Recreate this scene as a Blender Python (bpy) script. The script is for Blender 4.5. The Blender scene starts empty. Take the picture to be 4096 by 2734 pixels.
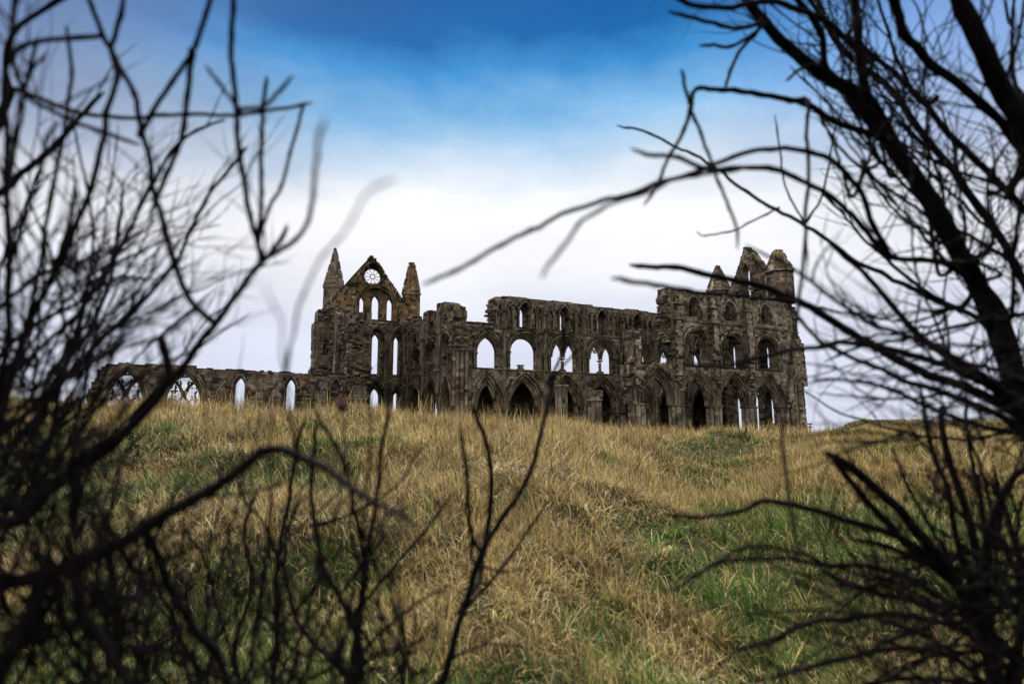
import bpy, math, random
import numpy as np
from mathutils import Vector, noise as mnoise
from mathutils.geometry import delaunay_2d_cdt

# ------------------------------------------------------------------ camera, sky, sun, exposure
scene = bpy.context.scene
COL = scene.collection
EYE = 1.6                                   # eye height over the ground at the camera
PITCH = math.radians(8.431)
cam_d = bpy.data.cameras.new('camera')
cam_d.sensor_width = 36.0
cam_d.lens = 22.0
cam_d.clip_start = 0.05
cam_d.clip_end = 8000
cam_d.dof.use_dof = True
cam_d.dof.focus_distance = 24.0
cam_d.dof.aperture_fstop = 1.4
cam = bpy.data.objects.new('camera', cam_d)
cam.location = (0, 0, EYE)
cam.rotation_euler = (math.pi / 2 + PITCH, 0, 0)
COL.objects.link(cam)
scene.camera = cam

SUN_EL, SUN_AZ = math.radians(50), math.radians(-24)    # behind the abbey, left of the view
world = bpy.data.worlds.new('World')
scene.world = world
world.use_nodes = True
nt = world.node_tree
nt.nodes.clear()
N = nt.nodes.new
L = nt.links.new
out = N('ShaderNodeOutputWorld')
bg = N('ShaderNodeBackground')
bg.inputs['Strength'].default_value = 1.0
L(bg.outputs[0], out.inputs[0])
sky = N('ShaderNodeTexSky')
sky.sky_type = 'NISHITA'
sky.sun_disc = False
sky.sun_elevation = SUN_EL
sky.sun_rotation = SUN_AZ
skyk = N('ShaderNodeVectorMath'); skyk.operation = 'SCALE'; skyk.inputs[3].default_value = 0.10
L(sky.outputs[0], skyk.inputs[0])
tc = N('ShaderNodeTexCoord')
sep = N('ShaderNodeSeparateXYZ')
L(tc.outputs['Generated'], sep.inputs[0])
def math_node(op, a=None, b=None, va=None, vb=None):
    n = N('ShaderNodeMath'); n.operation = op
    if a is not None: L(a, n.inputs[0])
    if b is not None: L(b, n.inputs[1])
    if va is not None: n.inputs[0].default_value = va
    if vb is not None: n.inputs[1].default_value = vb
    return n.outputs[0]
elev = math_node('ARCSINE', sep.outputs[2])
elev = math_node('MULTIPLY', elev, vb=180 / math.pi)
# slow warp of the cloud layers
mp = N('ShaderNodeMapping'); mp.inputs['Scale'].default_value = (1.1, 1.1, 4.0)
L(tc.outputs['Generated'], mp.inputs[0])
n1 = N('ShaderNodeTexNoise'); n1.inputs['Scale'].default_value = 1.5; n1.inputs['Detail'].default_value = 5; n1.inputs['Roughness'].default_value = .5
L(mp.outputs[0], n1.inputs[0])
w = math_node('SUBTRACT', n1.outputs[0], vb=.5)
w = math_node('MULTIPLY', w, vb=8.0)
n1b = N('ShaderNodeTexNoise'); n1b.inputs['Scale'].default_value = 5.5; n1b.inputs['Detail'].default_value = 7; n1b.inputs['Roughness'].default_value = .6
mp1 = N('ShaderNodeMapping'); mp1.inputs['Scale'].default_value = (1.0, 1.0, 1.9); mp1.inputs['Rotation'].default_value = (0, .35, 0)
L(tc.outputs['Generated'], mp1.inputs[0]); L(mp1.outputs[0], n1b.inputs[0])
wb = math_node('MULTIPLY', math_node('SUBTRACT', n1b.outputs[0], vb=.5), vb=6.0)
e2 = math_node('ADD', math_node('ADD', elev, w), wb)
mr = N('ShaderNodeMapRange'); mr.inputs['From Min'].default_value = -5; mr.inputs['From Max'].default_value = 65
L(e2, mr.inputs[0])
ramp = N('ShaderNodeValToRGB')
stops = [(-5, (.70, .74, .90)), (6, (.72, .76, .91)), (11, (.78, .81, .94)), (15.5, (.98, .99, 1.03)), (20, (1.02, 1.03, 1.05)),
         (22.5, (.78, .87, .98)), (25.5, (.50, .70, .92)), (28.5, (.235, .51, .83)), (32, (.050, .29, .66)), (35, (.008, .145, .43)), (40, (.004, .09, .33)),
         (48, (.10, .24, .50)), (56, (3.2, 3.2, 3.2)), (64, (7.0, 6.9, 6.7))]  # topmost stops: bright overhead cloud added out of frame to light the grass
cr = ramp.color_ramp
while len(cr.elements) < len(stops): cr.elements.new(.5)
for el, (d, c) in zip(cr.elements, stops):
    el.position = (d + 5) / 70; el.color = (*c, 1)
L(mr.outputs[0], ramp.inputs[0])
# greyer, mauve cloud bank over the left and a violet one over the right of the blue
yy = math_node('MAXIMUM', sep.outputs[1], vb=.05)
az = math_node('DIVIDE', sep.outputs[0], yy)
mp2 = N('ShaderNodeMapping'); mp2.inputs['Scale'].default_value = (1.2, 1.2, 2.2); mp2.inputs['Location'].default_value = (3.1, 1.7, .4)
L(tc.outputs['Generated'], mp2.inputs[0])
n2 = N('ShaderNodeTexNoise'); n2.inputs['Scale'].default_value = 2.2; n2.inputs['Detail'].default_value = 6; n2.inputs['Roughness'].default_value = .55
L(mp2.outputs[0], n2.inputs[0])
nw = math_node('SUBTRACT', n2.outputs[0], vb=.5)
nw = math_node('MULTIPLY', nw, vb=.55)
azl = math_node('ADD', az, nw)
ml = N('ShaderNodeMapRange'); ml.interpolation_type = 'SMOOTHSTEP'
ml.inputs['From Min'].default_value = -.12; ml.inputs['From Max'].default_value = -.85; ml.inputs['To Max'].default_value = .8
L(azl, ml.inputs[0])
bankel = N('ShaderNodeMapRange'); bankel.interpolation_type = 'SMOOTHSTEP'
bankel.inputs['From Min'].default_value = 13; bankel.inputs['From Max'].default_value = 27
L(e2, bankel.inputs[0])
ml_f = math_node('MULTIPLY', ml.outputs[0], bankel.outputs[0])
mixl = N('ShaderNodeMix'); mixl.data_type = 'RGBA'
L(ml_f, mixl.inputs['Factor']); L(ramp.outputs[0], mixl.inputs[6]); mixl.inputs[7].default_value = (.15, .20, .38, 1)
mrr = N('ShaderNodeMapRange'); mrr.interpolation_type = 'SMOOTHSTEP'
mrr.inputs['From Min'].default_value = .28; mrr.inputs['From Max'].default_value = .8; mrr.inputs['To Max'].default_value = .75
L(azl, mrr.inputs[0])
mr_f = math_node('MULTIPLY', mrr.outputs[0], bankel.outputs[0])
mixr = N('ShaderNodeMix'); mixr.data_type = 'RGBA'
L(mr_f, mixr.inputs['Factor']); L(mixl.outputs[2], mixr.inputs[6]); mixr.inputs[7].default_value = (.24, .37, .74, 1)
# faint streaks in the low bright cloud
mp3 = N('ShaderNodeMapping'); mp3.inputs['Scale'].default_value = (1.0, 1.0, 4.0)
L(tc.outputs['Generated'], mp3.inputs[0])
n3 = N('ShaderNodeTexNoise'); n3.inputs['Scale'].default_value = 2.0; n3.inputs['Detail'].default_value = 7
L(mp3.outputs[0], n3.inputs[0])
st = N('ShaderNodeMapRange'); st.inputs['From Min'].default_value = .3; st.inputs['From Max'].default_value = .7
st.inputs['To Min'].default_value = .90; st.inputs['To Max'].default_value = 1.08
L(n3.outputs[0], st.inputs[0])
sm = N('ShaderNodeVectorMath'); sm.operation = 'SCALE'
L(mixr.outputs[2], sm.inputs[0]); L(st.outputs[0], sm.inputs[3])
# unseen cloud added behind the camera to light the facades and grass
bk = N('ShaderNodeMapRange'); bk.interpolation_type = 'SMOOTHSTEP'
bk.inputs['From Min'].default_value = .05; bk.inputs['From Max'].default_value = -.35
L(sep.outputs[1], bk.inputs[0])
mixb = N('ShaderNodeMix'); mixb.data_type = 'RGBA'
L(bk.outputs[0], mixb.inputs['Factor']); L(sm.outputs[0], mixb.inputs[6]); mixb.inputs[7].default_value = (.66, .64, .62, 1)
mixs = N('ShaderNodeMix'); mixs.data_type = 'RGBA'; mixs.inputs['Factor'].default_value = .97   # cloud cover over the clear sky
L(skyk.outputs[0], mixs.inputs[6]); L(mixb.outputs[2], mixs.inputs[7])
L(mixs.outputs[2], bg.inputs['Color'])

sun_d = bpy.data.lights.new('sun', 'SUN')
sun_d.energy = 5.0
sun_d.angle = math.radians(10)
sun_d.color = (1.0, .93, .82)
sun = bpy.data.objects.new('sun', sun_d)
d = Vector((math.sin(SUN_AZ) * math.cos(SUN_EL), math.cos(SUN_AZ) * math.cos(SUN_EL), math.sin(SUN_EL)))
sun.rotation_euler = d.to_track_quat('Z', 'Y').to_euler()
sun.location = (-30, 60, 90)
COL.objects.link(sun)

scene.view_settings.view_transform = 'Standard'
scene.view_settings.look = 'None'
scene.view_settings.exposure = 0.0
scene.view_settings.gamma = 1.0
scene.render.engine = 'CYCLES'
scene.cycles.use_denoising = True
scene.cycles.max_bounces = 5
scene.cycles.diffuse_bounces = 0
scene.cycles.transparent_max_bounces = 4

# ------------------------------------------------------------------ helpers
def tag(o, label=None, cat=None, group=None, kind=None):
    if label: o['label'] = label
    if cat: o['category'] = cat
    if group: o['group'] = group
    if kind: o['kind'] = kind
    return o

class MB:
    def __init__(s):
        s.v = []; s.f = []; s.c = []
    def face(s, pts, col):
        i = len(s.v); s.v.extend(pts); s.f.append(tuple(range(i, i + len(pts)))); s.c.append(col)
    def hexa(s, p, col):
        """p: 8 points, front ring 0-3 (counter-clockwise seen from outside), back ring 4-7"""
        i = len(s.v); s.v.extend(p)
        for q in ((0, 1, 2, 3), (7, 6, 5, 4), (4, 5, 1, 0), (5, 6, 2, 1), (6, 7, 3, 2), (7, 4, 0, 3)):
            s.f.append(tuple(i + k for k in q)); s.c.append(col)
    def box(s, a, b, col):
        (x0, y0, z0), (x1, y1, z1) = a, b
        s.hexa([(x0, y0, z0), (x1, y0, z0), (x1, y0, z1), (x0, y0, z1), (x0, y1, z0), (x1, y1, z0), (x1, y1, z1), (x0, y1, z1)], col)
    def tube(s, pts, r, n=6, col=(.1, .1, .1), cols=None, cap=True):
        pts = [Vector(p) for p in pts]
        m = len(pts)
        if not isinstance(r, (list, tuple)): r = [r] * m
        t0 = (pts[1] - pts[0]).normalized()
        ref = Vector((0, 0, 1)) if abs(t0.z) < .9 else Vector((1, 0, 0))
        x = t0.cross(ref).normalized()
        base = len(s.v)
        for k, p in enumerate(pts):
            t = (pts[min(k + 1, m - 1)] - pts[max(k - 1, 0)])
            if t.length < 1e-9: t = t0
            t = t.normalized()
            x = (x - t * x.dot(t))
            x = x.normalized() if x.length > 1e-6 else t.orthogonal().normalized()
            y = t.cross(x)
            for j in range(n):
                a = 2 * math.pi * j / n
                s.v.append(tuple(p + (x * math.cos(a) + y * math.sin(a)) * r[k]))
        for k in range(m - 1):
            c = cols[k] if cols else col
            for j in range(n):
                a, b = base + k * n + j, base + k * n + (j + 1) % n
                s.f.append((a, b, b + n, a + n)); s.c.append(c)
        if cap:
            s.f.append(tuple(base + j for j in reversed(range(n)))); s.c.append(cols[0] if cols else col)
            s.f.append(tuple(base + (m - 1) * n + j for j in range(n))); s.c.append(cols[-1] if cols else col)
    def drum(s, x, y, z0, z1, r0, r1, n, col, rot=0.0):
        i = len(s.v)
        for z, r in ((z0, r0), (z1, r1)):
            for j in range(n):
                a = 2 * math.pi * j / n + rot
                s.v.append((x + r * math.cos(a), y + r * math.sin(a), z))
        for j in range(n):
            k = (j + 1) % n
            s.f.append((i + j, i + k, i + n + k, i + n + j)); s.c.append(col)
        s.f.append(tuple(i + j for j in reversed(range(n)))); s.c.append(col)
        s.f.append(tuple(i + n + j for j in range(n))); s.c.append(col)
    def build(s, name, mat, parent=None, origin=(0, 0, 0), smooth=False):
        me = bpy.data.meshes.new(name)
        ox, oy, oz = origin
        me.from_pydata([(a - ox, b - oy, c - oz) for a, b, c in s.v], [], s.f)
        if s.f:
            at = me.attributes.new('col', 'FLOAT_COLOR', 'FACE')
            at.data.foreach_set('color', [x for c in s.c for x in (c[0], c[1], c[2], 1.0)])
        me.materials.append(mat)
        if smooth: me.shade_smooth()
        o = bpy.data.objects.new(name, me)
        COL.objects.link(o)
        if parent: o.parent = parent
        else: o.location = origin
        return o

def empty(name, loc=(0, 0, 0), rz=0):
    o = bpy.data.objects.new(name, None)
    o.location = loc; o.rotation_euler = (0, 0, rz); o.empty_display_size = .3
    COL.objects.link(o)
    return o

# ------------------------------------------------------------------ materials
def new_mat(name):
    m = bpy.data.materials.new(name); m.use_nodes = True
    t = m.node_tree
    return m, t, t.nodes['Principled BSDF']

def stone_mat():
    m, t, p = new_mat('weathered_sandstone')
    n = t.nodes.new; l = t.links.new
    at = n('ShaderNodeAttribute'); at.attribute_name = 'col'
    co = n('ShaderNodeTexCoord')
    a = n('ShaderNodeTexNoise'); a.inputs['Scale'].default_value = 1.1; a.inputs['Detail'].default_value = 8; a.inputs['Roughness'].default_value = .65
    mpz = n('ShaderNodeMapping'); mpz.inputs['Scale'].default_value = (1, 1, .38)   # weather streaks run down the walls
    l(co.outputs['Object'], mpz.inputs[0]); l(mpz.outputs[0], a.inputs[0])
    r = n('ShaderNodeMapRange'); r.inputs['From Min'].default_value = .3; r.inputs['From Max'].default_value = .7
    r.inputs['To Min'].default_value = .25; r.inputs['To Max'].default_value = 1.75
    l(a.outputs[0], r.inputs[0])
    b = n('ShaderNodeTexNoise'); b.inputs['Scale'].default_value = 9; b.inputs['Detail'].default_value = 6
    l(co.outputs['Object'], b.inputs[0])
    r2 = n('ShaderNodeMapRange'); r2.inputs['From Min'].default_value = .3; r2.inputs['From Max'].default_value = .7
    r2.inputs['To Min'].default_value = .65; r2.inputs['To Max'].default_value = 1.3
    l(b.outputs[0], r2.inputs[0])
    mu = n('ShaderNodeMath'); mu.operation = 'MULTIPLY'; l(r.outputs[0], mu.inputs[0]); l(r2.outputs[0], mu.inputs[1])
    vm = n('ShaderNodeVectorMath'); vm.operation = 'SCALE'; l(at.outputs['Color'], vm.inputs[0]); l(mu.outputs[0], vm.inputs[3])
    l(vm.outputs[0], p.inputs['Base Color'])
    p.inputs['Roughness'].default_value = .95
    p.inputs['Specular IOR Level'].default_value = .15
    bu = n('ShaderNodeBump'); bu.inputs['Strength'].default_value = .7; bu.inputs['Distance'].default_value = .05
    l(b.outputs[0], bu.inputs['Height']); l(bu.outputs[0], p.inputs['Normal'])
    return m
STONE = stone_mat()

def bark_mat():
    m, t, p = new_mat('dark_bark')
    n = t.nodes.new; l = t.links.new
    co = n('ShaderNodeTexCoord')
    a = n('ShaderNodeTexNoise'); a.inputs['Scale'].default_value = 35; a.inputs['Detail'].default_value = 6
    l(co.outputs['Object'], a.inputs[0])
    r = n('ShaderNodeValToRGB')
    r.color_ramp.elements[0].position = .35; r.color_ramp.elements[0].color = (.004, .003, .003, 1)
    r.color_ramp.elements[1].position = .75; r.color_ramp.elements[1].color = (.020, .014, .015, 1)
    l(a.outputs[0], r.inputs[0]); l(r.outputs[0], p.inputs['Base Color'])
    p.inputs['Roughness'].default_value = .9
    p.inputs['Specular IOR Level'].default_value = .08
    bu = n('ShaderNodeBump'); bu.inputs['Strength'].default_value = .6; bu.inputs['Distance'].default_value = .004
    l(a.outputs[0], bu.inputs['Height']); l(bu.outputs[0], p.inputs['Normal'])
    return m
BARK = bark_mat()

def plain_mat(name, c, rough=.7):
    m, t, p = new_mat(name)
    n = t.nodes.new; l = t.links.new
    a = n('ShaderNodeTexNoise'); a.inputs['Scale'].default_value = 20; a.inputs['Detail'].default_value = 4
    r = n('ShaderNodeValToRGB')
    r.color_ramp.elements[0].color = (*[x * .6 for x in c], 1); r.color_ramp.elements[1].color = (*[min(1, x * 1.35) for x in c], 1)
    l(a.outputs[0], r.inputs[0]); l(r.outputs[0], p.inputs['Base Color'])
    p.inputs['Roughness'].default_value = rough
    return m

# ------------------------------------------------------------------ masonry toolkit (abbey axes: u east, n north, z up)
rng = random.Random(7)
GREY = [(.290, .240, .175), (.250, .206, .150), (.220, .180, .130), (.330, .275, .202)]
BROWN = [(.205, .132, .076), (.160, .102, .060), (.230, .155, .090)]
DARK = [(.085, .067, .050), (.060, .049, .038)]
PALE = [(.450, .375, .270), (.400, .318, .210)]
OCHRE = [(.325, .208, .092), (.280, .168, .070), (.235, .146, .074), (.360, .250, .125)]
MORTAR = (.060, .049, .038)
def stone_col(x=0, y=0, z=0, kind='grey'):
    k = mnoise.noise(Vector((x * .22, y * .22, z * .35 + 3)))
    r = rng.random() + k * .35
    if kind == 'ochre':
        c = rng.choice(DARK) if r < .14 else rng.choice(GREY) if r < .22 else rng.choice(OCHRE) if r < .93 else rng.choice(PALE)
    elif kind == 'brown':
        c = rng.choice(DARK) if r < .07 else rng.choice(BROWN) if r < .34 else rng.choice(GREY) if r < .80 else rng.choice(OCHRE) if r < .87 else rng.choice(PALE)
    else:
        c = rng.choice(DARK) if r < .06 else rng.choice(BROWN) if r < .24 else rng.choice(GREY) if r < .86 else rng.choice(PALE)
    f = rng.uniform(.86, 1.14) * (1.4 if kind == 'tan' else 1)
    return tuple(v * f for v in c)

def pt_in(poly, x, y):
    ins = False; j = len(poly) - 1
    for i in range(len(poly)):
        xi, yi = poly[i]; xj, yj = poly[j]
        if (yi > y) != (yj > y) and x < (xj - xi) * (y - yi) / (yj - yi) + xi: ins = not ins
        j = i
    return ins

def arch(c, w, zs, za, zb, ins=0.0, n=7):
    """pointed, round or flat-pointed arch: from the left foot over the top to the right foot"""
    a = w / 2; r = za - zs; a2 = a - ins
    left = []
    if r >= a - 1e-6:
        R = (a * a + r * r) / (2 * a); cx = c - a + R; R2 = R - ins
        end = math.acos(max(-1, min(1, (c - cx) / R2)))
        for k in range(n + 1):
            t = math.pi + (end - math.pi) * k / n
            left.append((cx + R2 * math.cos(t), zs + R2 * math.sin(t)))
    else:
        r2 = r - ins
        for k in range(n + 1):
            t = math.pi - math.pi / 2 * k / n
            left.append((c + a2 * math.cos(t), zs + r2 * math.sin(t)))
    left[-1] = (c, left[-1][1])
    nj = max(1, math.ceil((zs - zb) / .4)) if zs - zb > .02 else 0
    jam = [(c - a2, zb + (zs - zb) * k / nj) for k in range(nj)] if nj else []
    left = jam + left
    return left + [(2 * c - u, z) for u, z in reversed(left[:-1])]

def rag(pts, amp=.13, step=(.35, .8), seed=0):
    """turn a polyline into a broken, stone-stepped edge"""
    g = random.Random(seed)
    o = [pts[0]]
    for (u0, z0), (u1, z1) in zip(pts[:-1], pts[1:]):
        ln = math.hypot(u1 - u0, z1 - z0)
        m = max(1, int(ln / g.uniform(*step)))
        flat = abs(u1 - u0) > abs(z1 - z0) * .6
        for k in range(1, m + 1):
            t = k / m
            u, z = u0 + (u1 - u0) * t, z0 + (z1 - z0) * t
            if k < m:
                if flat: z += g.uniform(-amp, amp)
                else: u += g.uniform(-amp, amp)
            pu, pz = o[-1]
            if flat: o.append((u - 1e-3 * (1 if u1 > u0 else -1), pz))
            elif abs(u - pu) > 1e-4: o.append((pu, z - 1e-3 * (1 if z1 > z0 else -1)))
            o.append((u, z))
    return o

def slab(mb, P, outline, holes, d0, d1, col=MORTAR):
    loops = [outline] + [h for h in holes]
    vv = []; ee = []
    for lp in loops:
        b = len(vv); m = len(lp)
        vv += [Vector(p) for p in lp]
        ee += [(b + i, b + (i + 1) % m) for i in range(m)]
    ov, oe, of, *_ = delaunay_2d_cdt(vv, ee, [], 1, 1e-5)
    keep = []
    for f in of:
        cx = sum(ov[i].x for i in f) / len(f); cz = sum(ov[i].y for i in f) / len(f)
        if pt_in(outline, cx, cz) and not any(pt_in(h, cx, cz) for h in holes): keep.append(f)
    of = keep
    for dd, flip in ((d0, False), (d1, True)):
        b = len(mb.v)
        mb.v.extend(P(p.x, p.y, dd) for p in ov)
        for f in of:
            mb.f.append(tuple(b + i for i in (reversed(f) if flip else f))); mb.c.append(col)
    for lp in loops:
        m = len(lp)
        for i in range(m):
            (u0, z0), (u1, z1) = lp[i], lp[(i + 1) % m]
            ne = max(1, int(math.hypot(u1 - u0, z1 - z0) / .4)); nd = max(1, int((d1 - d0) / .5))
            for a in range(ne):
                ua, za_, ub, zb_ = u0 + (u1 - u0) * a / ne, z0 + (z1 - z0) * a / ne, u0 + (u1 - u0) * (a + 1) / ne, z0 + (z1 - z0) * (a + 1) / ne
                for b in range(nd):
                    da, db = d0 + (d1 - d0) * b / nd, d0 + (d1 - d0) * (b + 1) / nd
                    mb.face([P(ua, za_, da), P(ub, zb_, da), P(ub, zb_, db), P(ua, za_, db)], stone_col(ua, 0, za_, 'brown'))

def facing(mb, P, outline, holes, kind='grey', d=0.0, z0=None, z1=None, course=.31, proud=(.012, .05), back=False):
    us = [p[0] for p in outline]; zs = [p[1] for p in outline]
    bb = [(min(p[0] for p in h), max(p[0] for p in h), min(p[1] for p in h), max(p[1] for p in h)) for h in holes]
    za = min(zs) if z0 is None else z0; zt = max(zs) if z1 is None else z1
    def ok(u, z):
        if not pt_in(outline, u, z): return False
        for h, (a, b, c, e) in zip(holes, bb):
            if a <= u <= b and c <= z <= e and pt_in(h, u, z): return False
        return True
    z = za
    while z < zt:
        h = course * rng.uniform(.75, 1.25)
        u = min(us) - rng.random() * .5
        while u < max(us):
            ln = rng.uniform(.3, .85)
            for (a, b) in ((u, u + ln),):
                q = [(a + .012, z + .01), (b - .012, z + .01), (b - .012, z + h - .012), (a + .012, z + h - .012), ((a + b) / 2, z + h / 2)]
                parts = [(a, b)] if all(ok(*k) for k in q) else [(a, (a + b) / 2), ((a + b) / 2, b)]
                for (a2, b2) in parts:
                    q = [(a2 + .012, z + .01), (b2 - .012, z + .01), (b2 - .012, z + h - .012), (a2 + .012, z + h - .012)]
                    if len(parts) == 2 and not all(ok(*k) for k in q): continue
                    pr = rng.uniform(*proud) * (-1 if not back else 1)
                    if rng.random() < .03: continue
                    f = [P(*k, d + pr) for k in q]; bk = [P(*k, d - pr * .2) for k in q]
                    c = stone_col(a2, P(0, 0, 0)[1], z, kind)
                    mb.hexa(f + bk, c)
            u += ln
        z += h

def ring(mb, P, a, i0, i1, d0, d1, kind='grey', jamb=True, alt=False):
    """voussoir blocks between two insets of an arch"""
    c, w, zs, za, zb = a
    A = arch(c, w, zs, za, zb if jamb else zs, i0); B = arch(c, w, zs, za, zb if jamb else zs, i1)
    for k in range(len(A) - 1):
        j = rng.uniform(-.018, .018)
        if alt: col = rng.choice(PALE + GREY[:1]) if rng.random() < .42 else rng.choice(BROWN + DARK[:1])
        else: col = stone_col(A[k][0], 0, A[k][1], kind)
        p = [A[k], A[k + 1], B[k + 1], B[k]]
        mb.hexa([P(*q, d0 + j) for q in p] + [P(*q, d1) for q in p], col)

def roll(mb, P, a, ins, d, r, kind='grey', jamb=False, n=5):
    c, w, zs, za, zb = a
    A = arch(c, w, zs, za, zb if jamb else zs, ins)
    cols = [stone_col(q[0], 0, q[1], kind) for q in A]
    mb.tube([P(u, z, d) for u, z in A], r, n, cols=cols)

def string(mb, P, u0, u1, z, h=.17, out=.13, gap=0, z_end=None):
    gap = 0
    u = u0
    while u < u1:
        ln = min(rng.uniform(.5, 1.1), u1 - u)
        if rng.random() > gap and ln > .05:
            o = out * rng.uniform(.75, 1.1)
            q = [(u, z), (u + ln, z), (u + ln, z + h), (u, z + h)]
            mb.hexa([P(*k, -o) for k in q] + [P(*k, .02) for k in q], stone_col(u, 0, z))
        u += ln

def shaft(mb, P, u, z0, z1, d, r, n=7, kind='grey'):
    z = z0
    while z < z1:
        h = min(rng.uniform(.5, 1.2), z1 - z)
        x, y, _ = P(u, z, d)
        mb.drum(x, y, z, z + h, r * rng.uniform(.95, 1.05), r * rng.uniform(.95, 1.05), n, stone_col(x, y, z, kind))
        z += h
def cap_base(mb, P, u, z0, z1, d, r):
    x, y, _ = P(u, z0, d)
    c = stone_col(x, y, z0)
    mb.drum(x, y, z0, z0 + .12, r * 1.7, r * 1.25, 8, c); mb.drum(x, y, z0 - .02, z0 + .03, r * 2.0, r * 1.9, 8, c)
    mb.drum(x, y, z1 - .20, z1 - .06, r * 1.05, r * 1.7, 8, c); mb.drum(x, y, z1 - .06, z1, r * 2.0, r * 2.05, 8, c)

def cluster(mb, x, y, z0, z1, rc, rs, ns, cap=True, kind='brown', rot=0.0):
    """clustered pier: drums of a core with shafts round it, capital and base"""
    z = z0
    while z < z1 - .02:
        h = min(rng.uniform(.34, .52), z1 - z)
        mb.drum(x, y, z, z + h - .012, rc, rc, 12, (.055, .043, .032))
        for k in range(ns):
            a = 2 * math.pi * k / ns + rot
            c = rng.choice(PALE + GREY[:2]) if rng.random() < .5 else stone_col(x, y, z, kind)
            r = rs * rng.uniform(.96, 1.04)
            mb.drum(x + rc * math.cos(a), y + rc * math.sin(a), z, z + h - .015, r, r, 8, c)
        z += h
    if cap:
        R = rc + rs
        c = stone_col(x, y, z1)
        mb.drum(x, y, z1 - .26, z1 - .10, R * .98, R * 1.08, 16, c)
        mb.drum(x, y, z1 - .10, z1, R * 1.13, R * 1.15, 16, stone_col(x, y, z1))
        mb.drum(x, y, z0, z0 + .35, R * 1.2, R * 1.05, 16, stone_col(x, y, z0))

def rubble(mb, P, n, u, z, d, size=(.25, .6), kind='grey', flat=.4):
    for _ in range(n):
        a = rng.uniform(*size); b = a * flat * rng.uniform(.6, 1.3); c = a * rng.uniform(.6, 1.1)
        x, y, zz = P(rng.uniform(*u), rng.uniform(*z), rng.uniform(*d))
        t = rng.uniform(-.25, .25) + rng.choice((0, math.pi / 2)); ca, sa = math.cos(t), math.sin(t)
        q = []
        tl = rng.uniform(-.12, .12)
        for sy in (-1, 1):
            for sx, sz in ((-1, -1), (1, -1), (1, 1), (-1, 1)):
                X, Y, Z = sx * a / 2 * rng.uniform(.8, 1.1), sy * c / 2 * rng.uniform(.8, 1.1), sz * b / 2 * rng.uniform(.8, 1.1) + sx * tl * a / 2
                q.append((x + X * ca - Y * sa, y + X * sa + Y * ca, zz + Z))
        mb.hexa(q, stone_col(x, y, zz, kind))

def octa_tower(mb, x, y, z0, z1, r, kind='grey', rot=math.pi / 8, corner=True, door=None):
    """octagonal drum in courses, with corner rolls; door = (angle, half width, z0, z1) leaves an opening"""
    z = z0
    n = 8
    while z < z1 - .02:
        h = min(rng.uniform(.26, .36), z1 - z)
        if door and z + h / 2 > door[2] and z + h / 2 < door[3]:
            for k in range(n):
                a0, a1 = 2 * math.pi * k / n + rot, 2 * math.pi * (k + 1) / n + rot
                p0 = Vector((x + r * math.cos(a0), y + r * math.sin(a0))); p1 = Vector((x + r * math.cos(a1), y + r * math.sin(a1)))
                m = (a0 + a1) / 2
                dd = (m - door[0] + math.pi) % (2 * math.pi) - math.pi
                segs = [(0, 1)] if abs(dd) > .3 else [(0, .5 - door[1]), (.5 + door[1], 1)]
                for s0, s1 in segs:
                    q0 = p0.lerp(p1, s0); q1 = p0.lerp(p1, s1); ce = Vector((x, y))
                    i0 = q0.lerp(ce, .3); i1 = q1.lerp(ce, .3)
                    mb.hexa([(q0.x, q0.y, z), (q1.x, q1.y, z), (q1.x, q1.y, z + h), (q0.x, q0.y, z + h), (i0.x, i0.y, z), (i1.x, i1.y, z), (i1.x, i1.y, z + h), (i0.x, i0.y, z + h)], stone_col(x + k, y, z, kind))
        else:
            for k in range(n):
                a0, a1 = 2 * math.pi * k / n + rot, 2 * math.pi * (k + 1) / n + rot
                rr = r * rng.uniform(.985, 1.012)
                spl = sorted([0, rng.uniform(.3, .7), 1])
                P0 = Vector((x + rr * math.cos(a0), y + rr * math.sin(a0))); P1 = Vector((x + rr * math.cos(a1), y + rr * math.sin(a1))); ce = Vector((x, y))
                for s0, s1 in zip(spl[:-1], spl[1:]):
                    q0 = P0.lerp(P1, s0); q1 = P0.lerp(P1, s1); i0 = q0.lerp(ce, .35); i1 = q1.lerp(ce, .35)
                    mb.hexa([(q0.x, q0.y, z), (q1.x, q1.y, z), (q1.x, q1.y, z + h - .012), (q0.x, q0.y, z + h - .012), (i0.x, i0.y, z), (i1.x, i1.y, z), (i1.x, i1.y, z + h - .012), (i0.x, i0.y, z + h - .012)], stone_col(x + k, y, z, kind))
        z += h
    if corner:
        for k in range(n):
            a = 2 * math.pi * k / n + rot
            zz = z0
            while zz < z1:
                h = min(rng.uniform(.5, .9), z1 - zz)
                mb.drum(x + r * math.cos(a), y + r * math.sin(a), zz, zz + h, r * .07, r * .07, 6, stone_col(x, y, zz, kind)); zz += h

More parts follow.
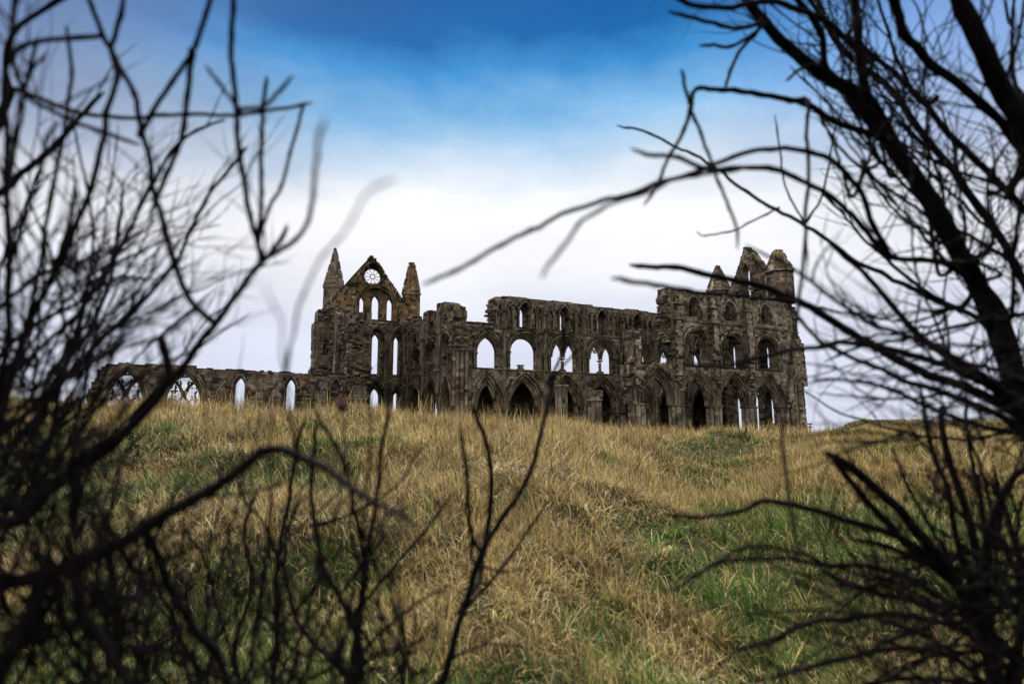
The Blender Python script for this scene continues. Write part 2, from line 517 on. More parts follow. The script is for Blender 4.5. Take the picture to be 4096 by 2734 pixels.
def spire(mb, x, y, z0, z1, zt, r, kind='grey', rot=math.pi / 8, broken=.0):
    """octagonal stone cone from radius r at z0 to a point at z1, cut at zt; stepped edges"""
    n = 8
    mb.drum(x, y, z0 - .30, z0 - .12, r * .93, r * 1.03, n, stone_col(x, y, z0, kind), rot)
    mb.drum(x, y, z0 - .12, z0 + .02, r * 1.06, r * 1.06, n, rng.choice(PALE), rot)
    z = z0
    while z < zt:
        h = min(rng.uniform(.20, .30), zt - z + .01)
        f0 = (z1 - z) / (z1 - z0); f1 = (z1 - z - h) / (z1 - z0)
        ra, rb = r * f0 + .03, max(.05, r * f1 + .03)
        for k in range(n):
            a0, a1 = 2 * math.pi * k / n + rot, 2 * math.pi * (k + 1) / n + rot
            if broken and z > zt - .7 and rng.random() < broken: continue
            rr = rng.uniform(.975, 1.02)
            m = (a0 + a1) / 2 if z < zt - 1.2 else None
            angs = [(a0, m), (m, a1)] if m and rng.random() < .6 else [(a0, a1)]
            for b0, b1 in angs:
                k0 = math.cos(math.pi / n) / math.cos((b0 - a0) - math.pi / n); k1 = math.cos(math.pi / n) / math.cos((b1 - a0) - math.pi / n)
                q = [(x + ra * rr * k0 * math.cos(b0), y + ra * rr * k0 * math.sin(b0), z), (x + ra * rr * k1 * math.cos(b1), y + ra * rr * k1 * math.sin(b1), z),
                     (x + rb * rr * k1 * math.cos(b1), y + rb * rr * k1 * math.sin(b1), z + h), (x + rb * rr * k0 * math.cos(b0), y + rb * rr * k0 * math.sin(b0), z + h)]
                i = [(x + (p[0] - x) * .4, y + (p[1] - y) * .4, p[2]) for p in q]
                mb.hexa(q + i, stone_col(x + k, y, z, kind))
            # worn edge stones standing a little proud of the arris
            if rng.random() < .8:
                px, py = x + ra * math.cos(a0), y + ra * math.sin(a0)
                s = .055 + .02 * rng.random()
                mb.box((px - s, py - s, z), (px + s, py + s, z + h * .85), stone_col(x, y, z, kind))
        z += h
    mb.drum(x, y, zt - .5, zt, max(.06, r * (z1 - zt + .5) / (z1 - z0) * .9), max(.05, r * (z1 - zt) / (z1 - z0) * .8), 8, stone_col(x, y, zt, kind))

# frames: u along the wall to the right as seen, z up, d into the wall
def FN(n0): return lambda u, z, d: (u, n0 + d, z)
def FE(e0): return lambda u, z, d: (e0 + d, -u, z)

# the abbey's own axes in the world
TH = math.radians(63.930301342988145)
EAST = Vector((math.sin(TH), math.cos(TH))); NORTH = Vector((-math.cos(TH), math.sin(TH)))
E0, N0 = 30.04465237447126, 63.3503628560963
ROT = math.pi / 2 - TH
def ab_world(e, n, z):
    p = EAST * (e + E0) + NORTH * (n + N0)
    return Vector((p.x, p.y, z + EYE))
FLOOR = -1.4
def abbey_empty(name, e, n, z):
    return empty(name, ab_world(e, n, z), ROT), (e, n, z)

ABBEY, AO = abbey_empty('abbey_ruin', 10, 0, FLOOR)
tag(ABBEY, 'roofless stone abbey ruin with two gables, turrets and tiers of pointed arches', 'ruin')
def part(name, mb, parent, label=None):
    o = mb.build(name, STONE, parent, AO if parent is ABBEY else AO)
    if label: o['label'] = label
    return o

# --------------------------------------------------------------- north choir wall
B = [-.05 + 5.35 * k for k in range(7)]
PN = FN(0.0)
arcs = [(-1.95, 3.9, 2.75, 6.75, 2.75)] + [((B[k] + B[k + 1]) / 2, 5.33, 2.75, 7.0, 2.75) for k in range(6)]
bot = [(-5.6, 2.75)]
for a in arcs:
    bot += [p for p in arch(*a) if p[0] > bot[-1][0] + 1e-4]
bot += [(33.0, 2.75)]
top = rag([(33.0, 15.6), (22, 15.6), (19, 15.78), (16, 15.62), (10, 15.75), (5.3, 15.72), (.5, 15.7), (-1.0, 15.52)], .09, (.5, 1.1), 3) + \
      rag([(-1.0, 15.5), (-1.4, 15.05), (-1.35, 13.7), (-1.4, 12.4)], .12, (.25, .45), 4)[1:] + \
      rag([(-1.4, 12.4), (-3.45, 12.42), (-4.5, 12.28), (-4.98, 12.02), (-5.6, 11.75)], .08, (.4, .8), 5)[1:]
n_out = bot + top
tri = [(-1.95, 3.5, 9.1, 11.45, 7.35)] + [(B[k] + 2.68, 4.4, 9.4, 11.6, 7.35) for k in range(6)]
cle = [(B[k] + 2.7, 1.6, 13.95, 15.3, 12.15) for k in range(6)]
slit = [(B[k] + 2.7, .82, 14.05, 14.75, 12.5) for k in range(6)]
blind = [(c[0] + o, .68, 13.98, 14.82, 12.2) for c in cle for o in (-1.93, -1.17, 1.17, 1.93)] + [(-.62, .64, 13.98, 15.0, 12.2)]
tri_h = [arch(*a) for a in tri]; cle_h = [arch(*a) for a in cle]
m = MB()
slab(m, PN, n_out, tri_h + cle_h + [arch(*a) for a in blind], 0, .2)
slab(m, PN, n_out, tri_h + cle_h, .2, 1.2)
slab(m, PN, n_out, tri_h + [arch(*a) for a in slit], 1.2, 1.6)
hood = [arch(a[0], a[1] + .3, a[2], a[3] + .18, a[4]) for a in tri] + [arch(a[0], a[1] + .1, a[2], a[3] + .1, a[4]) for a in cle + blind]
facing(m, PN, n_out, hood, 'grey')
for a in blind: facing(m, PN, arch(*a), [], 'grey', .19, course=.35)
rubble(m, PN, 70, (-1.5, -1.2), (12.5, 15.3), (.1, 1.5), kind='grey', flat=.3)
NW_ = part('choir_wall', m, ABBEY, 'grey inner wall with open round arches and a row of blind arcading at the top')

for k, a in enumerate(arcs):
    m = MB()
    for i0, i1, d0, d1 in ((0, .32, .16, 1.45), (.32, .62, .38, 1.2), (.62, .9, .58, 1.0)):
        ring(m, PN, a, i0, i1, d0, d1, 'brown', False, alt=True)
    roll(m, PN, a, .30, .20, .08, 'brown'); roll(m, PN, a, .60, .42, .07, 'brown'); roll(m, PN, a, -.07, -.07, .10, 'grey')
    part('arcade_arch', m, NW_)
for x in [B[k] for k in range(7)]:
    m = MB()
    cluster(m, x, .8, FLOOR, 2.75, .62, .27, 8, kind='brown')
    part('pier', m, NW_)
for k, a in enumerate(tri):
    m = MB()
    for i0, i1, d0, d1 in ((0, .2, .12, 1.5), (.2, .4, .32, 1.3), (.4, .58, .52, 1.1)):
        ring(m, PN, a, i0, i1, d0, d1)
    roll(m, PN, a, -.06, -.06, .09); roll(m, PN, a, .2, .16, .07); roll(m, PN, a, .4, .36, .06)
    for s in (-1, 1):                       # jamb capitals
        for i, dd in ((.0, .05), (.2, .25), (.4, .45)):
            u = a[0] + s * (a[1] / 2 - i - .05)
            x, y, _ = PN(u, 0, dd)
            m.drum(x, y, a[2] - .28, a[2] - .1, .10, .19, 7, stone_col(x, y, 9)); m.drum(x, y, a[2] - .1, a[2], .22, .22, 7, stone_col(x, y, 9))
    if k >= 2:
        T = arch(a[0], a[1], a[2], a[3], a[4], .55)
        subs = [(a[0] + s * .85, 1.5, 9.1, 10.85, 7.4) for s in (-1, 1)]
        Tp = [(a[0] - a[1] / 2 + .55, 8.95)] + [p for p in T if p[1] > 9.0] + [(a[0] + a[1] / 2 - .55, 8.95)]
        ow = a[1] / 2 - .55
        # plate pierced by two pointed sub-arches, so its lower edge follows them
        lo = []
        for s in subs: lo += [p for p in arch(s[0], s[1], s[2], s[3], s[2])]
        poly = [(a[0] - ow, 9.0)] + [p for p in lo if a[0] - ow + .01 < p[0] < a[0] + ow - .01] + [(a[0] + ow, 9.0)] + [p for p in reversed(Tp) if p[1] > 9.05]
        slab(m, PN, poly, [], .55, .9)
        facing(m, PN, poly, [], 'grey', .55, course=.3)
        for s in subs: roll(m, PN, s, .0, .52, .10, 'brown'); roll(m, PN, s, .14, .6, .07)
        for uu in ([a[0]] if k % 2 == 0 else [a[0], a[0] - .85]):  # carved roundel
            zc = 10.45 if uu == a[0] else 10.1
            pts = [PN(uu + .24 * math.cos(t * math.pi / 6), zc + .24 * math.sin(t * math.pi / 6), .5) for t in range(13)]
            m.tube(pts, .06, 5, stone_col())
            for t in range(4):
                an = t * math.pi / 2 + .78
                x, y, z = PN(uu + .11 * math.cos(an), zc + .11 * math.sin(an), .5)
                m.box((x - .06, y, z - .06), (x + .06, y + .06, z + .06), stone_col())
        shaft(m, PN, a[0], 7.7, 8.7, .72, .19, 8)
        cap_base(m, PN, a[0], 7.62, 9.0, .72, .2)
        m.box(PN(a[0] - .36, 7.35, .4), PN(a[0] + .36, 7.62, 1.05), stone_col())
    if k == 1:
        x, y, _ = PN(a[0] - .25, 0, .7)
        m.box((x - .34, y - .3, 7.36), (x + .34, y + .3, 7.58), stone_col()); m.drum(x, y, 7.58, 7.86, .32, .34, 9, stone_col()); m.box((x - .4, y - .34, 7.86), (x + .4, y + .34, 7.95), stone_col())
    part('triforium_arch', m, NW_)
for k, a in enumerate(cle):
    m = MB()
    roll(m, PN, a, -.05, -.07, .09); roll(m, PN, a, .06, .03, .06)
    ring(m, PN, a, 0, .1, .1, 1.2)
    for s in (-1, 1):
        shaft(m, PN, a[0] + s * .80, 12.3, 13.7, -.05, .075); cap_base(m, PN, a[0] + s * .80, 12.2, 13.95, -.05, .085)
    ring(m, PN, slit[k], -.16, 0, 1.0, 1.25)
    part('clerestory_window', m, NW_)
for a in blind:
    m = MB()
    roll(m, PN, a, -.03, -.06, .075); roll(m, PN, a, .08, .03, .05)
    for s in (-1, 1):
        shaft(m, PN, a[0] + s * .36, 12.35, 13.8, -.02, .06, 6); cap_base(m, PN, a[0] + s * .36, 12.2, 14.0, -.02, .065)
    part('blind_arch', m, NW_)
for k in range(3):
    for s in (-1, 1):
        m = MB()
        uu, zc = cle[k][0] + s * .78, 15.35
        m.tube([PN(uu + .2 * math.cos(t * math.pi / 6), zc + .2 * math.sin(t * math.pi / 6), -.05) for t in range(13)], .055, 5, stone_col())
        for t in range(3):
            an = t * 2.094 + .5
            x, y, z = PN(uu + .09 * math.cos(an), zc + .09 * math.sin(an), -.06)
            m.box((x - .05, y, z - .05), (x + .05, y + .06, z + .05), stone_col())
        part('roundel', m, NW_)
m = MB()
string(m, PN, -5.5, 33, 11.92)
part('string_course', m, NW_)
m = MB(); string(m, PN, -2.2, 33, 7.22, .14, .1); part('string_course', m, NW_)
m = MB(); string(m, PN, 1, 33, 15.42, .12, .08, .15); part('string_course', m, NW_)
for x in B:
    m = MB()
    for o in (-.16, 0, .16):
        shaft(m, PN, x + o, 4.7 if abs(x) > 1 else 4.4, 15.3, -.07 - (.05 if o == 0 else 0), .085)
    x_, y_, _ = PN(x, 0, -.1)
    m.drum(x_, y_, 4.3, 4.7, .12, .3, 8, stone_col())
    for zz in (7.25, 11.95, 13.95): m.drum(x_, y_, zz, zz + .18, .28, .3, 8, stone_col())
    part('wall_shaft', m, NW_)

# outer aisle wall with its vault behind the arcade
PA = FN(6.5)
a_out = [(-.5, FLOOR), (33.0, FLOOR)] + rag([(33.0, 6.7), (-.5, 6.7)], .1, (.5, 1), 9)
al = [(19.45, 1.0, 3.3, 4.4, -.6), (25.1, 1.0, 3.6, 4.8, -.6), (31.55, .9, 3.3, 4.4, -.6)]
m = MB()
slab(m, PA, a_out, [arch(*a) for a in al], 0, 1.2)
facing(m, PA, a_out, [arch(*a) for a in al], 'brown')
AW = part('aisle_wall', m, ABBEY, 'dark aisle wall behind the arcade, pierced by narrow lancets')
for a in al:
    m = MB(); roll(m, PA, a, -.04, -.04, .08, 'brown'); ring(m, PA, a, -.12, .02, .9, 1.22, 'brown'); part('lancet_window', m, AW)
m = MB()
for k in range(7):                          # vault cells: shallow barrel over each bay
    u0 = B[k] if k < 6 else B[6]; u1 = B[k + 1] if k < 6 else 33.0
    nseg = 6
    for i in range(nseg):
        t0, t1 = i / nseg, (i + 1) / nseg
        y0, y1 = 1.62 + 4.86 * t0, 1.62 + 4.86 * t1
        z0, z1 = 5.7 + 1.0 * math.sin(math.pi * t0), 5.7 + 1.0 * math.sin(math.pi * t1)
        m.hexa([(u0, y0, z0), (u1, y0, z0), (u1, y0, 7.15), (u0, y0, 7.15), (u0, y1, z1), (u1, y1, z1), (u1, y1, 7.15), (u0, y1, 7.15)], stone_col(u0, y0, z0, 'brown'))
m.box((-4.0, 1.62, 6.4), (B[0], 6.48, 7.1), stone_col(0, 0, 0, 'brown'))
part('aisle_vault', m, ABBEY)

# --------------------------------------------------------------- south choir wall (near side, outer face)
SN = -10.8
PS = FN(SN)
sp = [10.55, 15.9, 21.25, 26.6, 31.9]
sa = [((sp[k] + sp[k + 1]) / 2 - .25, 5.33, 3.22, 7.0, 3.22) for k in range(4)]
bot = [(9.6, 3.22), (10.25, 3.22)]
for a in sa: bot += [p for p in arch(*a) if p[0] > bot[-1][0] + 1e-4]
bot += [(31.7, 3.22), (33.4, 3.22)]
stop = rag([(33.4, 16.1), (31.1, 16.2), (30.1, 16.05), (27.8, 15.92), (26.1, 16.0), (22.2, 15.86), (20.5, 15.92), (18, 15.88), (15.9, 15.9), (15.3, 15.95), (14.5, 15.6)], .10, (.35, .8), 11)
sbreak = rag([(14.5, 15.6), (14.2, 14.95), (14.5, 14.3), (14.35, 13.5), (14.5, 13.0), (14.25, 12.33), (15.0, 11.7), (14.2, 11.5), (14.7, 10.46), (15.2, 9.8), (15.05, 9.0), (15.6, 8.35), (15.2, 7.62)], .12, (.22, .4), 12)
stub = rag([(10.91, 7.56), (10.94, 9.76), (10.89, 11.1)], .03, (.4, .7), 13) + rag([(10.89, 11.1), (10.4, 11.05), (9.6, 10.6)], .06, (.3, .5), 14)[1:] + \
    rag([(9.6, 10.6), (9.85, 10.03), (9.9, 9.2), (9.8, 7.2), (9.2, 6.76), (9.5, 6.2), (10.1, 5.9), (9.65, 5.39), (9.5, 4.57), (9.5, 3.84), (9.6, 3.22)], .09, (.25, .45), 15)[1:-1]
s_out = bot + stop + sbreak[1:] + [(12.2, 7.59)] + stub
stri = [(18.5, 3.95, 9.75, 11.7, 7.55), (23.85, 3.95, 9.7, 11.62, 7.55), (29.35, 3.95, 9.75, 11.65, 7.55)]
sclb = [(18.2, 1.7, 14.25, 15.2, 12.95), (23.55, 1.6, 14.15, 15.2, 12.95), (29.25, 1.6, 14.3, 15.35, 12.95)]
scl = [(a[0] + .05, .95, 14.1, 14.8, 12.95) for a in sclb]
m = MB()
sh = [arch(*a) for a in stri]
slab(m, PS, s_out, sh + [arch(*a) for a in sclb], 0, .5)
slab(m, PS, s_out, sh + [arch(*a) for a in scl], .5, 1.6)
facing(m, PS, s_out, [arch(a[0], a[1] + .25, a[2], a[3] + .16, a[4]) for a in stri] + [arch(a[0], a[1] + .1, a[2], a[3] + .1, a[4]) for a in sclb], 'tan')
facing(m, PS, s_out, sh, 'grey', 1.6, back=True, course=.4)
rubble(m, PS, 110, (14.3, 14.9), (10.2, 15.2), (.1, 1.5), kind='brown', flat=.3)
rubble(m, PS, 70, (14.25, 14.6), (9.8, 13.4), (.1, 1.4), (.4, .8), kind='brown', flat=.22)
rubble(m, PS, 50, (9.3, 10.1), (5.6, 7.6), (.1, 1.4), kind='grey', flat=.5)
rubble(m, PS, 40, (9.7, 10.5), (10.0, 10.9), (.1, 1.4), kind='grey', flat=.3)
rubble(m, PS, 40, (9.5, 10.1), (3.5, 5.4), (.2, 1.4), kind='grey', flat=.6)
for b in sp[1:4]: rubble(m, PS, 26, (b - .7, b + .5), (4.6, 6.6), (-.15, .05), (.2, .5), kind='brown', flat=.5)
W1 = lambda u, z, d: (9.85 + d, SN + 1.6 - u, z)      # west face of the stub, courses of squared stone
facing(m, W1, [(.05, 7.3), (1.55, 7.3), (1.55, 10.2), (.05, 10.2)], [], 'tan', -.02)
SW_ = part('presbytery_wall', m, ABBEY, 'brown near wall of four bays with a jagged broken left end')
for k, a in enumerate(sa):
    m = MB()
    for i0, i1, d0, d1 in ((0, .22, .08, 1.52), (.22, .44, .25, 1.35), (.44, .66, .42, 1.18), (.66, .88, .58, 1.02)):
        ring(m, PS, a, i0, i1, d0, d1, 'brown', False)
    for i, dd in ((.0, -.02), (.2, .12), (.42, .30), (.64, .47)): roll(m, PS, a, i, dd, .07, 'brown')
    A0 = arch(*a, -.05); A1 = arch(*a, -.34)     # toothed hood stones left where the aisle vault was torn off
    for q in range(len(A0) - 1):
        if A0[q][1] < 4.6 and A0[q + 1][1] < 4.6: continue
        for f in range(3):
            t0, t1 = f / 3 + .04, f / 3 + .04 + .19
            L_ = lambda P_, t: (P_[q][0] + (P_[q + 1][0] - P_[q][0]) * t, P_[q][1] + (P_[q + 1][1] - P_[q][1]) * t)
            p = [L_(A0, t0), L_(A0, t1), L_(A1, t1), L_(A1, t0)]
            m.hexa([PS(*z, -.16 - .04 * rng.random()) for z in p] + [PS(*z, .05) for z in p], stone_col(p[0][0], 0, p[0][1], 'brown'))
    part('arcade_arch', m, SW_)
m = MB()                                         # torn springer on the first pier
a = (sp[0] - 2.67 - .25, 5.33, 3.22, 7.0, 3.22)
A0 = arch(*a, 0.0)
for i0, i1, d0, d1 in ((0, .22, .08, 1.52), (.22, .44, .25, 1.35), (.44, .66, .42, 1.18), (.66, .88, .58, 1.02)):
    X, Y = arch(*a, i0), arch(*a, i1)
    for q in range(len(X) - 1):
        if X[q][0] > a[0] + 1.35 and X[q][1] < 5.0:
            p = [X[q], X[q + 1], Y[q + 1], Y[q]]
            m.hexa([PS(*z, d0) for z in p] + [PS(*z, d1) for z in p], stone_col(p[0][0], 0, p[0][1], 'brown'))
part('broken_springer', m, SW_)
for x in sp[:4]:
    m = MB()
    cluster(m, x, -10.0, FLOOR, 3.22, .66, .25, 8, kind='tan', rot=math.pi / 8)
    # fan of mouldings rising from the capital
    for j in range(7):
        t = -1 + j / 3
        m.tube([(x - .25 + t * .5, -10.75, 3.2), (x - .25 + t * .52, -10.84, 4.0), (x - .25 + t * .62, -10.86, 4.8)], [.08, .075, .05], 5, stone_col(x, 0, 4, 'grey'))
    part('pier', m, SW_)
m = MB()
cluster(m, 31.95, -10.0, FLOOR, 3.22, .6, .25, 8, kind='brown')
part('pier', m, SW_)
for k, a in enumerate(stri):
    m = MB()
    for i0, i1, d0, d1 in ((0, .16, .0, 1.55), (.16, .34, .22, 1.4)): ring(m, PS, a, i0, i1, d0, d1, 'brown')
    roll(m, PS, a, -.08, -.06, .09, 'tan')
    if k == 0:
        ow = a[1] / 2 - .3
        subs = [(a[0] - .2 + s * .92, 1.52, 9.25, 10.75, 7.6) for s in (-1, 1)]
        lo = []
        for s in subs: lo += arch(s[0], s[1], s[2], s[3], s[2])
        poly = [(a[0] - ow, 9.05)] + [p for p in lo if a[0] - ow + .01 < p[0] < a[0] + ow - .01] + [(a[0] + ow, 9.05)] + [p for p in reversed(arch(*a, .3)) if p[1] > 9.1]
        slab(m, PS, poly, [], .5, .85); facing(m, PS, poly, [], 'ochre', .5, course=.28)
        for s in subs: roll(m, PS, s, 0, .47, .09, 'grey'); roll(m, PS, s, .14, .55, .06, 'grey')
        shaft(m, PS, a[0] - .2, 7.6, 8.8, .68, .2, 8); cap_base(m, PS, a[0] - .2, 7.56, 9.2, .68, .19)
    elif k == 1:
        x, y, _ = PS(a[0] - .6, 0, .8)
        m.drum(x, y, 7.56, 7.8, .5, .42, 10, stone_col()); m.drum(x, y, 7.8, 7.95, .34, .30, 10, stone_col())
    part('triforium_arch', m, SW_)
for k, a in enumerate(sclb):
    m = MB()
    for i0, i1, d0, d1 in ((0, .2, .15, .6), (.2, .36, .3, .7)): ring(m, PS, a, i0, i1, d0, d1, 'grey')
    roll(m, PS, a, -.10, -.08, .10, 'tan'); roll(m, PS, a, .0, .02, .07, 'brown')
    for s in (-1, 1):
        shaft(m, PS, a[0] + s * (a[1] / 2 - .06), 12.95, a[2] - .25, .08, .07); cap_base(m, PS, a[0] + s * (a[1] / 2 - .06), 12.95, a[2], .06, .085)
        m.box(PS(a[0] + s * (a[1] / 2 + .08) - .14, a[2] - .2, -.16), PS(a[0] + s * (a[1] / 2 + .08) + .14, a[2] + .02, .02), stone_col(0, 0, 0, 'brown'))
    ring(m, PS, scl[k], -.02, .14, .55, 1.0, 'grey')
    part('clerestory_window', m, SW_)
for b in (15.45, 20.75, 26.05):
    m = MB()
    for z0, z1, hw, pr in ((6.3, 8.2, .52, .50), (8.2, 12.4, .60, .62), (12.4, 14.15, .56, .52), (14.15, 15.4, .46, .3)):
        ol = [(b - hw, z0), (b + hw, z0), (b + hw, z1), (b - hw, z1)]
        Pb = FN(SN - pr)
        slab(m, Pb, ol, [], 0, pr - .01)
        facing(m, Pb, ol, [], 'tan', course=.29)
        for s in (-1, 1):
            zz = z0
            while zz < z1 - .1:
                h = min(rng.uniform(.25, .36), z1 - zz)
                x0 = b + s * hw
                m.box((x0 - .015 if s > 0 else x0 - .02, SN - pr + .02, zz), (x0 + .02 if s > 0 else x0 + .015, SN, zz + h - .015), stone_col(b, 0, zz)); zz += h
    for zz, pr, hw in ((14.12, .6, .62), (12.36, .74, .68)):
        m.hexa([(b - hw, SN - pr, zz), (b + hw, SN - pr, zz), (b + hw, SN - pr + .2, zz + .17), (b - hw, SN - pr + .2, zz + .17), (b - hw, SN, zz), (b + hw, SN, zz), (b + hw, SN, zz + .2), (b - hw, SN, zz + .2)], rng.choice(GREY))
    rubble(m, FN(SN - .3), 14, (b - .5, b + .5), (5.5, 6.5), (-.15, .2), (.25, .5), 'brown')
    part('buttress', m, SW_)
m = MB()
string(m, PS, 14.3, 33.3, 12.36, .16, .13, .03); part('string_course', m, SW_)
u = 14.6
while u < 33:
    m = MB(); m.box(PS(u, 15.35, -.2), PS(u + .24, 15.66, .02), stone_col(u, 0, 15)); m.box(PS(u + .03, 15.22, -.12), PS(u + .21, 15.35, .02), stone_col(u, 0, 15)); u += rng.uniform(.62, .74)
    part('corbel', m, SW_)

# pieces of torn aisle wall at the east corner
PC = FN(-10.3)
c_out = [(33.2, FLOOR), (35.9, FLOOR)] + rag([(35.9, FLOOR), (35.72, 3.85), (35.7, 5.2), (35.95, 5.9), (36.4, 6.5), (36.75, 7.2), (36.3, 7.95), (36.1, 11.2), (35.75, 11.7), (35.25, 12.5), (35.15, 15.7), (34.5, 16.1)], .07, (.3, .6), 21)[1:] + [(33.2, 16.2)]
m = MB()
slab(m, PC, c_out, [], 0, 2.6); facing(m, PC, c_out, [], 'tan')
for s in range(6):
    pts = [PC(34.1, 3.5, -.1), PC(34.1, 5.4, -.12), PC(34.35, 6.5, -.12), PC(34.9, 7.3, -.12), PC(35.6, 7.5, -.12)]
for off in (0, .2, .4):
    m.tube([PC(34.05 + off, FLOOR, -.06), PC(34.05 + off, 5.2, -.06), PC(34.25 + off, 6.2, -.06), PC(34.7 + off, 6.95 - off * .5, -.06), PC(35.6, 7.45 - off, -.06)], .08, 6, stone_col(0, 0, 0, 'brown'))
for k in range(7):
    t = k / 6
    x, y, z = PC(33.95 + .95 * t, 6.1 + 1.35 * t ** .7, -.18); m.box((x - .1, y, z - .08), (x + .1, y + .25, z + .12), stone_col(0, 0, 0, 'brown'))
string(m, PC, 33.3, 35.3, 12.36, .16, .13, .03); string(m, PC, 33.3, 36.2, 7.7, .16, .13, .03)
facing(m, lambda u, z, d: (35.72 - d * -1, u, z), [(-10.2, FLOOR), (-7.8, FLOOR), (-7.8, 5.5), (-10.2, 5.5)], [], 'brown', 0, back=True)
part('corner_buttress', m, ABBEY, 'broken stone buttress at the right-hand corner with the springing of a lost arch')

# --------------------------------------------------------------- east wall and its gable
PE = FE(33.0)
e_top = rag([(10.4, 16.2), (10.2, 17.6), (8.7, 19.4), (7.2, 21.7), (5.5, 24.1)], .10, (.25, .42), 31) + rag([(5.5, 24.1), (4.95, 24.65), (4.45, 24.4)], .1, (.25, .4), 32)[1:] + \
    rag([(4.45, 24.4), (3.4, 22.4), (2.45, 20.7), (1.5, 19.2), (.6, 17.8), (-.8, 16.5)], .12, (.22, .4), 33)[1:] + [(-1.7, 15.5), (-1.7, 7.0)] + rag([(-1.75, 6.9), (-7.7, 6.6)], .1, (.4, .8), 34)
e_out = [(-7.7, FLOOR), (10.4, FLOOR)] + e_top
el = [(c, 1.8, 4.2, 5.7, -.7) for c in (1.95, 4.6, 7.5)] + [(c, 1.75, 11.2, 12.7, 8.3) for c in (1.6, 4.45, 7.25)] + [(4.68, 1.3, 21.0, 22.4, 17.3), (6.3, .9, 18.2, 19.0, 16.8), (3.1, .9, 18.2, 19.0, 16.8)]
m = MB()
slab(m, PE, e_out, [arch(*a) for a in el], 0, 1.2)
facing(m, PE, e_out, [arch(*a) for a in el], 'brown')
rubble(m, PE, 70, (5.2, 9.6), (17.5, 19.2), (-.2, .3), kind='grey', flat=.35)
for t in range(46):
    f = rng.random(); sd = rng.choice((0, 1))
    u0, z0 = ((5.4 + 3.0 * f, 24.0 - 4.6 * f) if sd else (4.6 - 2.4 * f, 24.0 - 4.6 * f))
    rubble(m, PE, 1, (u0 - .3, u0 - .05) if sd else (u0 + .1, u0 + .35), (z0 - .6, z0 - .25), (-.12, .2), (.2, .4), 'grey', .35)
EW = part('east_gable_wall', m, ABBEY, 'ragged pointed gable with a tall narrow opening above the far end')
for a in el:
    m = MB(); ring(m, PE, a, -.02, .05, .5, .8, 'brown'); roll(m, PE, a, -.06, .02, .06, 'brown'); part('lancet_window', m, EW)

def turret(x, y, zb, zs, z1, zt, r, kind, parent, label=None, door=None, broken=0):
    m = MB()
    octa_tower(m, x, y, zb, zs - .3, r * .92, kind, door=door)
    string_z = zb + (zs - zb) * .12
    m.drum(x, y, zb - .1, zb + .14, r * 1.02, r * 1.0, 8, stone_col(x, y, zb, kind), math.pi / 8)
    m.drum(x, y, zs - .75, zs - .62, r * .95, r * .97, 8, stone_col(x, y, zs, kind), math.pi / 8)
    if door:
        m.drum(x, y, zb, zs - .4, r * .3, r * .3, 8, MORTAR)
    o = part('stair_turret', m, parent, label)
    m = MB(); spire(m, x, y, zs, z1, zt, r, kind, broken=broken)
    part('spire', m, o)
    return o
DOOR_A = math.radians(-112)
turret(32.95, -10.0, 16.1, 19.95, 23.75, 22.75, 1.75, 'brown', ABBEY, 'turret with a cut-off stone cone at the right-hand corner', (DOOR_A, .33, 16.9, 18.7), .15)
turret(33.3, .55, 14.0, 19.75, 23.75, 23.45, 1.72, 'brown', ABBEY, 'turret with a short pointed cone behind the wall left of the ragged gable', None, .1)

# --------------------------------------------------------------- transept gable wall
PT = FN(17.06)
rec_up = (-10.55, 5.5, 16.9, 19.65, 14.95)
rec_ro = (-11.1, 2.75, 20.95, 22.7, 19.72)
rec_mid = [(-10.35, 2.8, 12.45, 14.15, 7.5), (-7.5, 2.05, 12.6, 14.2, 7.5), (-13.3, 2.05, 12.6, 14.2, 7.5)]
rec_low = [(-10.3, 2.8, 5.0, 6.95, FLOOR + .1), (-7.45, 1.9, 4.8, 6.4, FLOOR + .1)]
win_up = [(-12.26, .66, 17.3, 18.0, 15.1), (-10.44, 1.04, 17.35, 18.35, 15.1), (-8.51, .84, 17.3, 18.12, 15.15)]
win_mid = [(-10.28, .97, 12.3, 13.15, 7.9), (-7.46, .78, 12.2, 13.0, 7.92), (-13.2, .78, 12.2, 13.0, 7.92)]
win_low = [(-10.15, 1.2, 4.9, 5.95, FLOOR + .1), (-7.25, .9, 4.9, 5.5, FLOOR + .1)]
t_out = [(-17.2, FLOOR), (-6.0, FLOOR), (-6.0, 16.6)] + rag([(-6.0, 16.6), (-6.4, 17.15), (-7.3, 18.5), (-9.6, 21.6), (-10.75, 23.2)], .10, (.28, .42), 41) + \
    rag([(-10.75, 23.2), (-11.15, 23.5), (-11.6, 23.3)], .06, (.25, .4), 42)[1:] + [(-12.45, 22.25), (-13.6, 20.75), (-14.95, 18.95), (-16.3, 17.2), (-17.2, 16.2)]
rose_c, rose_r = (-10.93, 20.93), 1.17
circ = [(rose_c[0] + rose_r * math.cos(2 * math.pi * k / 32), rose_c[1] + rose_r * math.sin(2 * math.pi * k / 32)) for k in range(32)]
m = MB()
fh = [arch(*a) for a in [rec_up, rec_ro] + rec_mid + rec_low]
bh = [arch(*a) for a in win_up + win_mid + win_low] + [circ]
slab(m, PT, t_out, fh, 0, 1.0)
slab(m, PT, t_out, bh, 1.0, 1.8)
fh2 = [arch(a[0], a[1] + .2, a[2], a[3] + .12, a[4]) for a in [rec_up, rec_ro] + rec_mid + rec_low]
facing(m, PT, t_out, fh2, 'grey', z1=14.6); facing(m, PT, t_out, fh2, 'ochre', z0=14.6, course=.36)
for a in [rec_up, rec_ro] + rec_mid + rec_low:
    facing(m, PT, arch(*a), bh, 'ochre' if a[4] > 14 else 'grey', .99, course=.34)
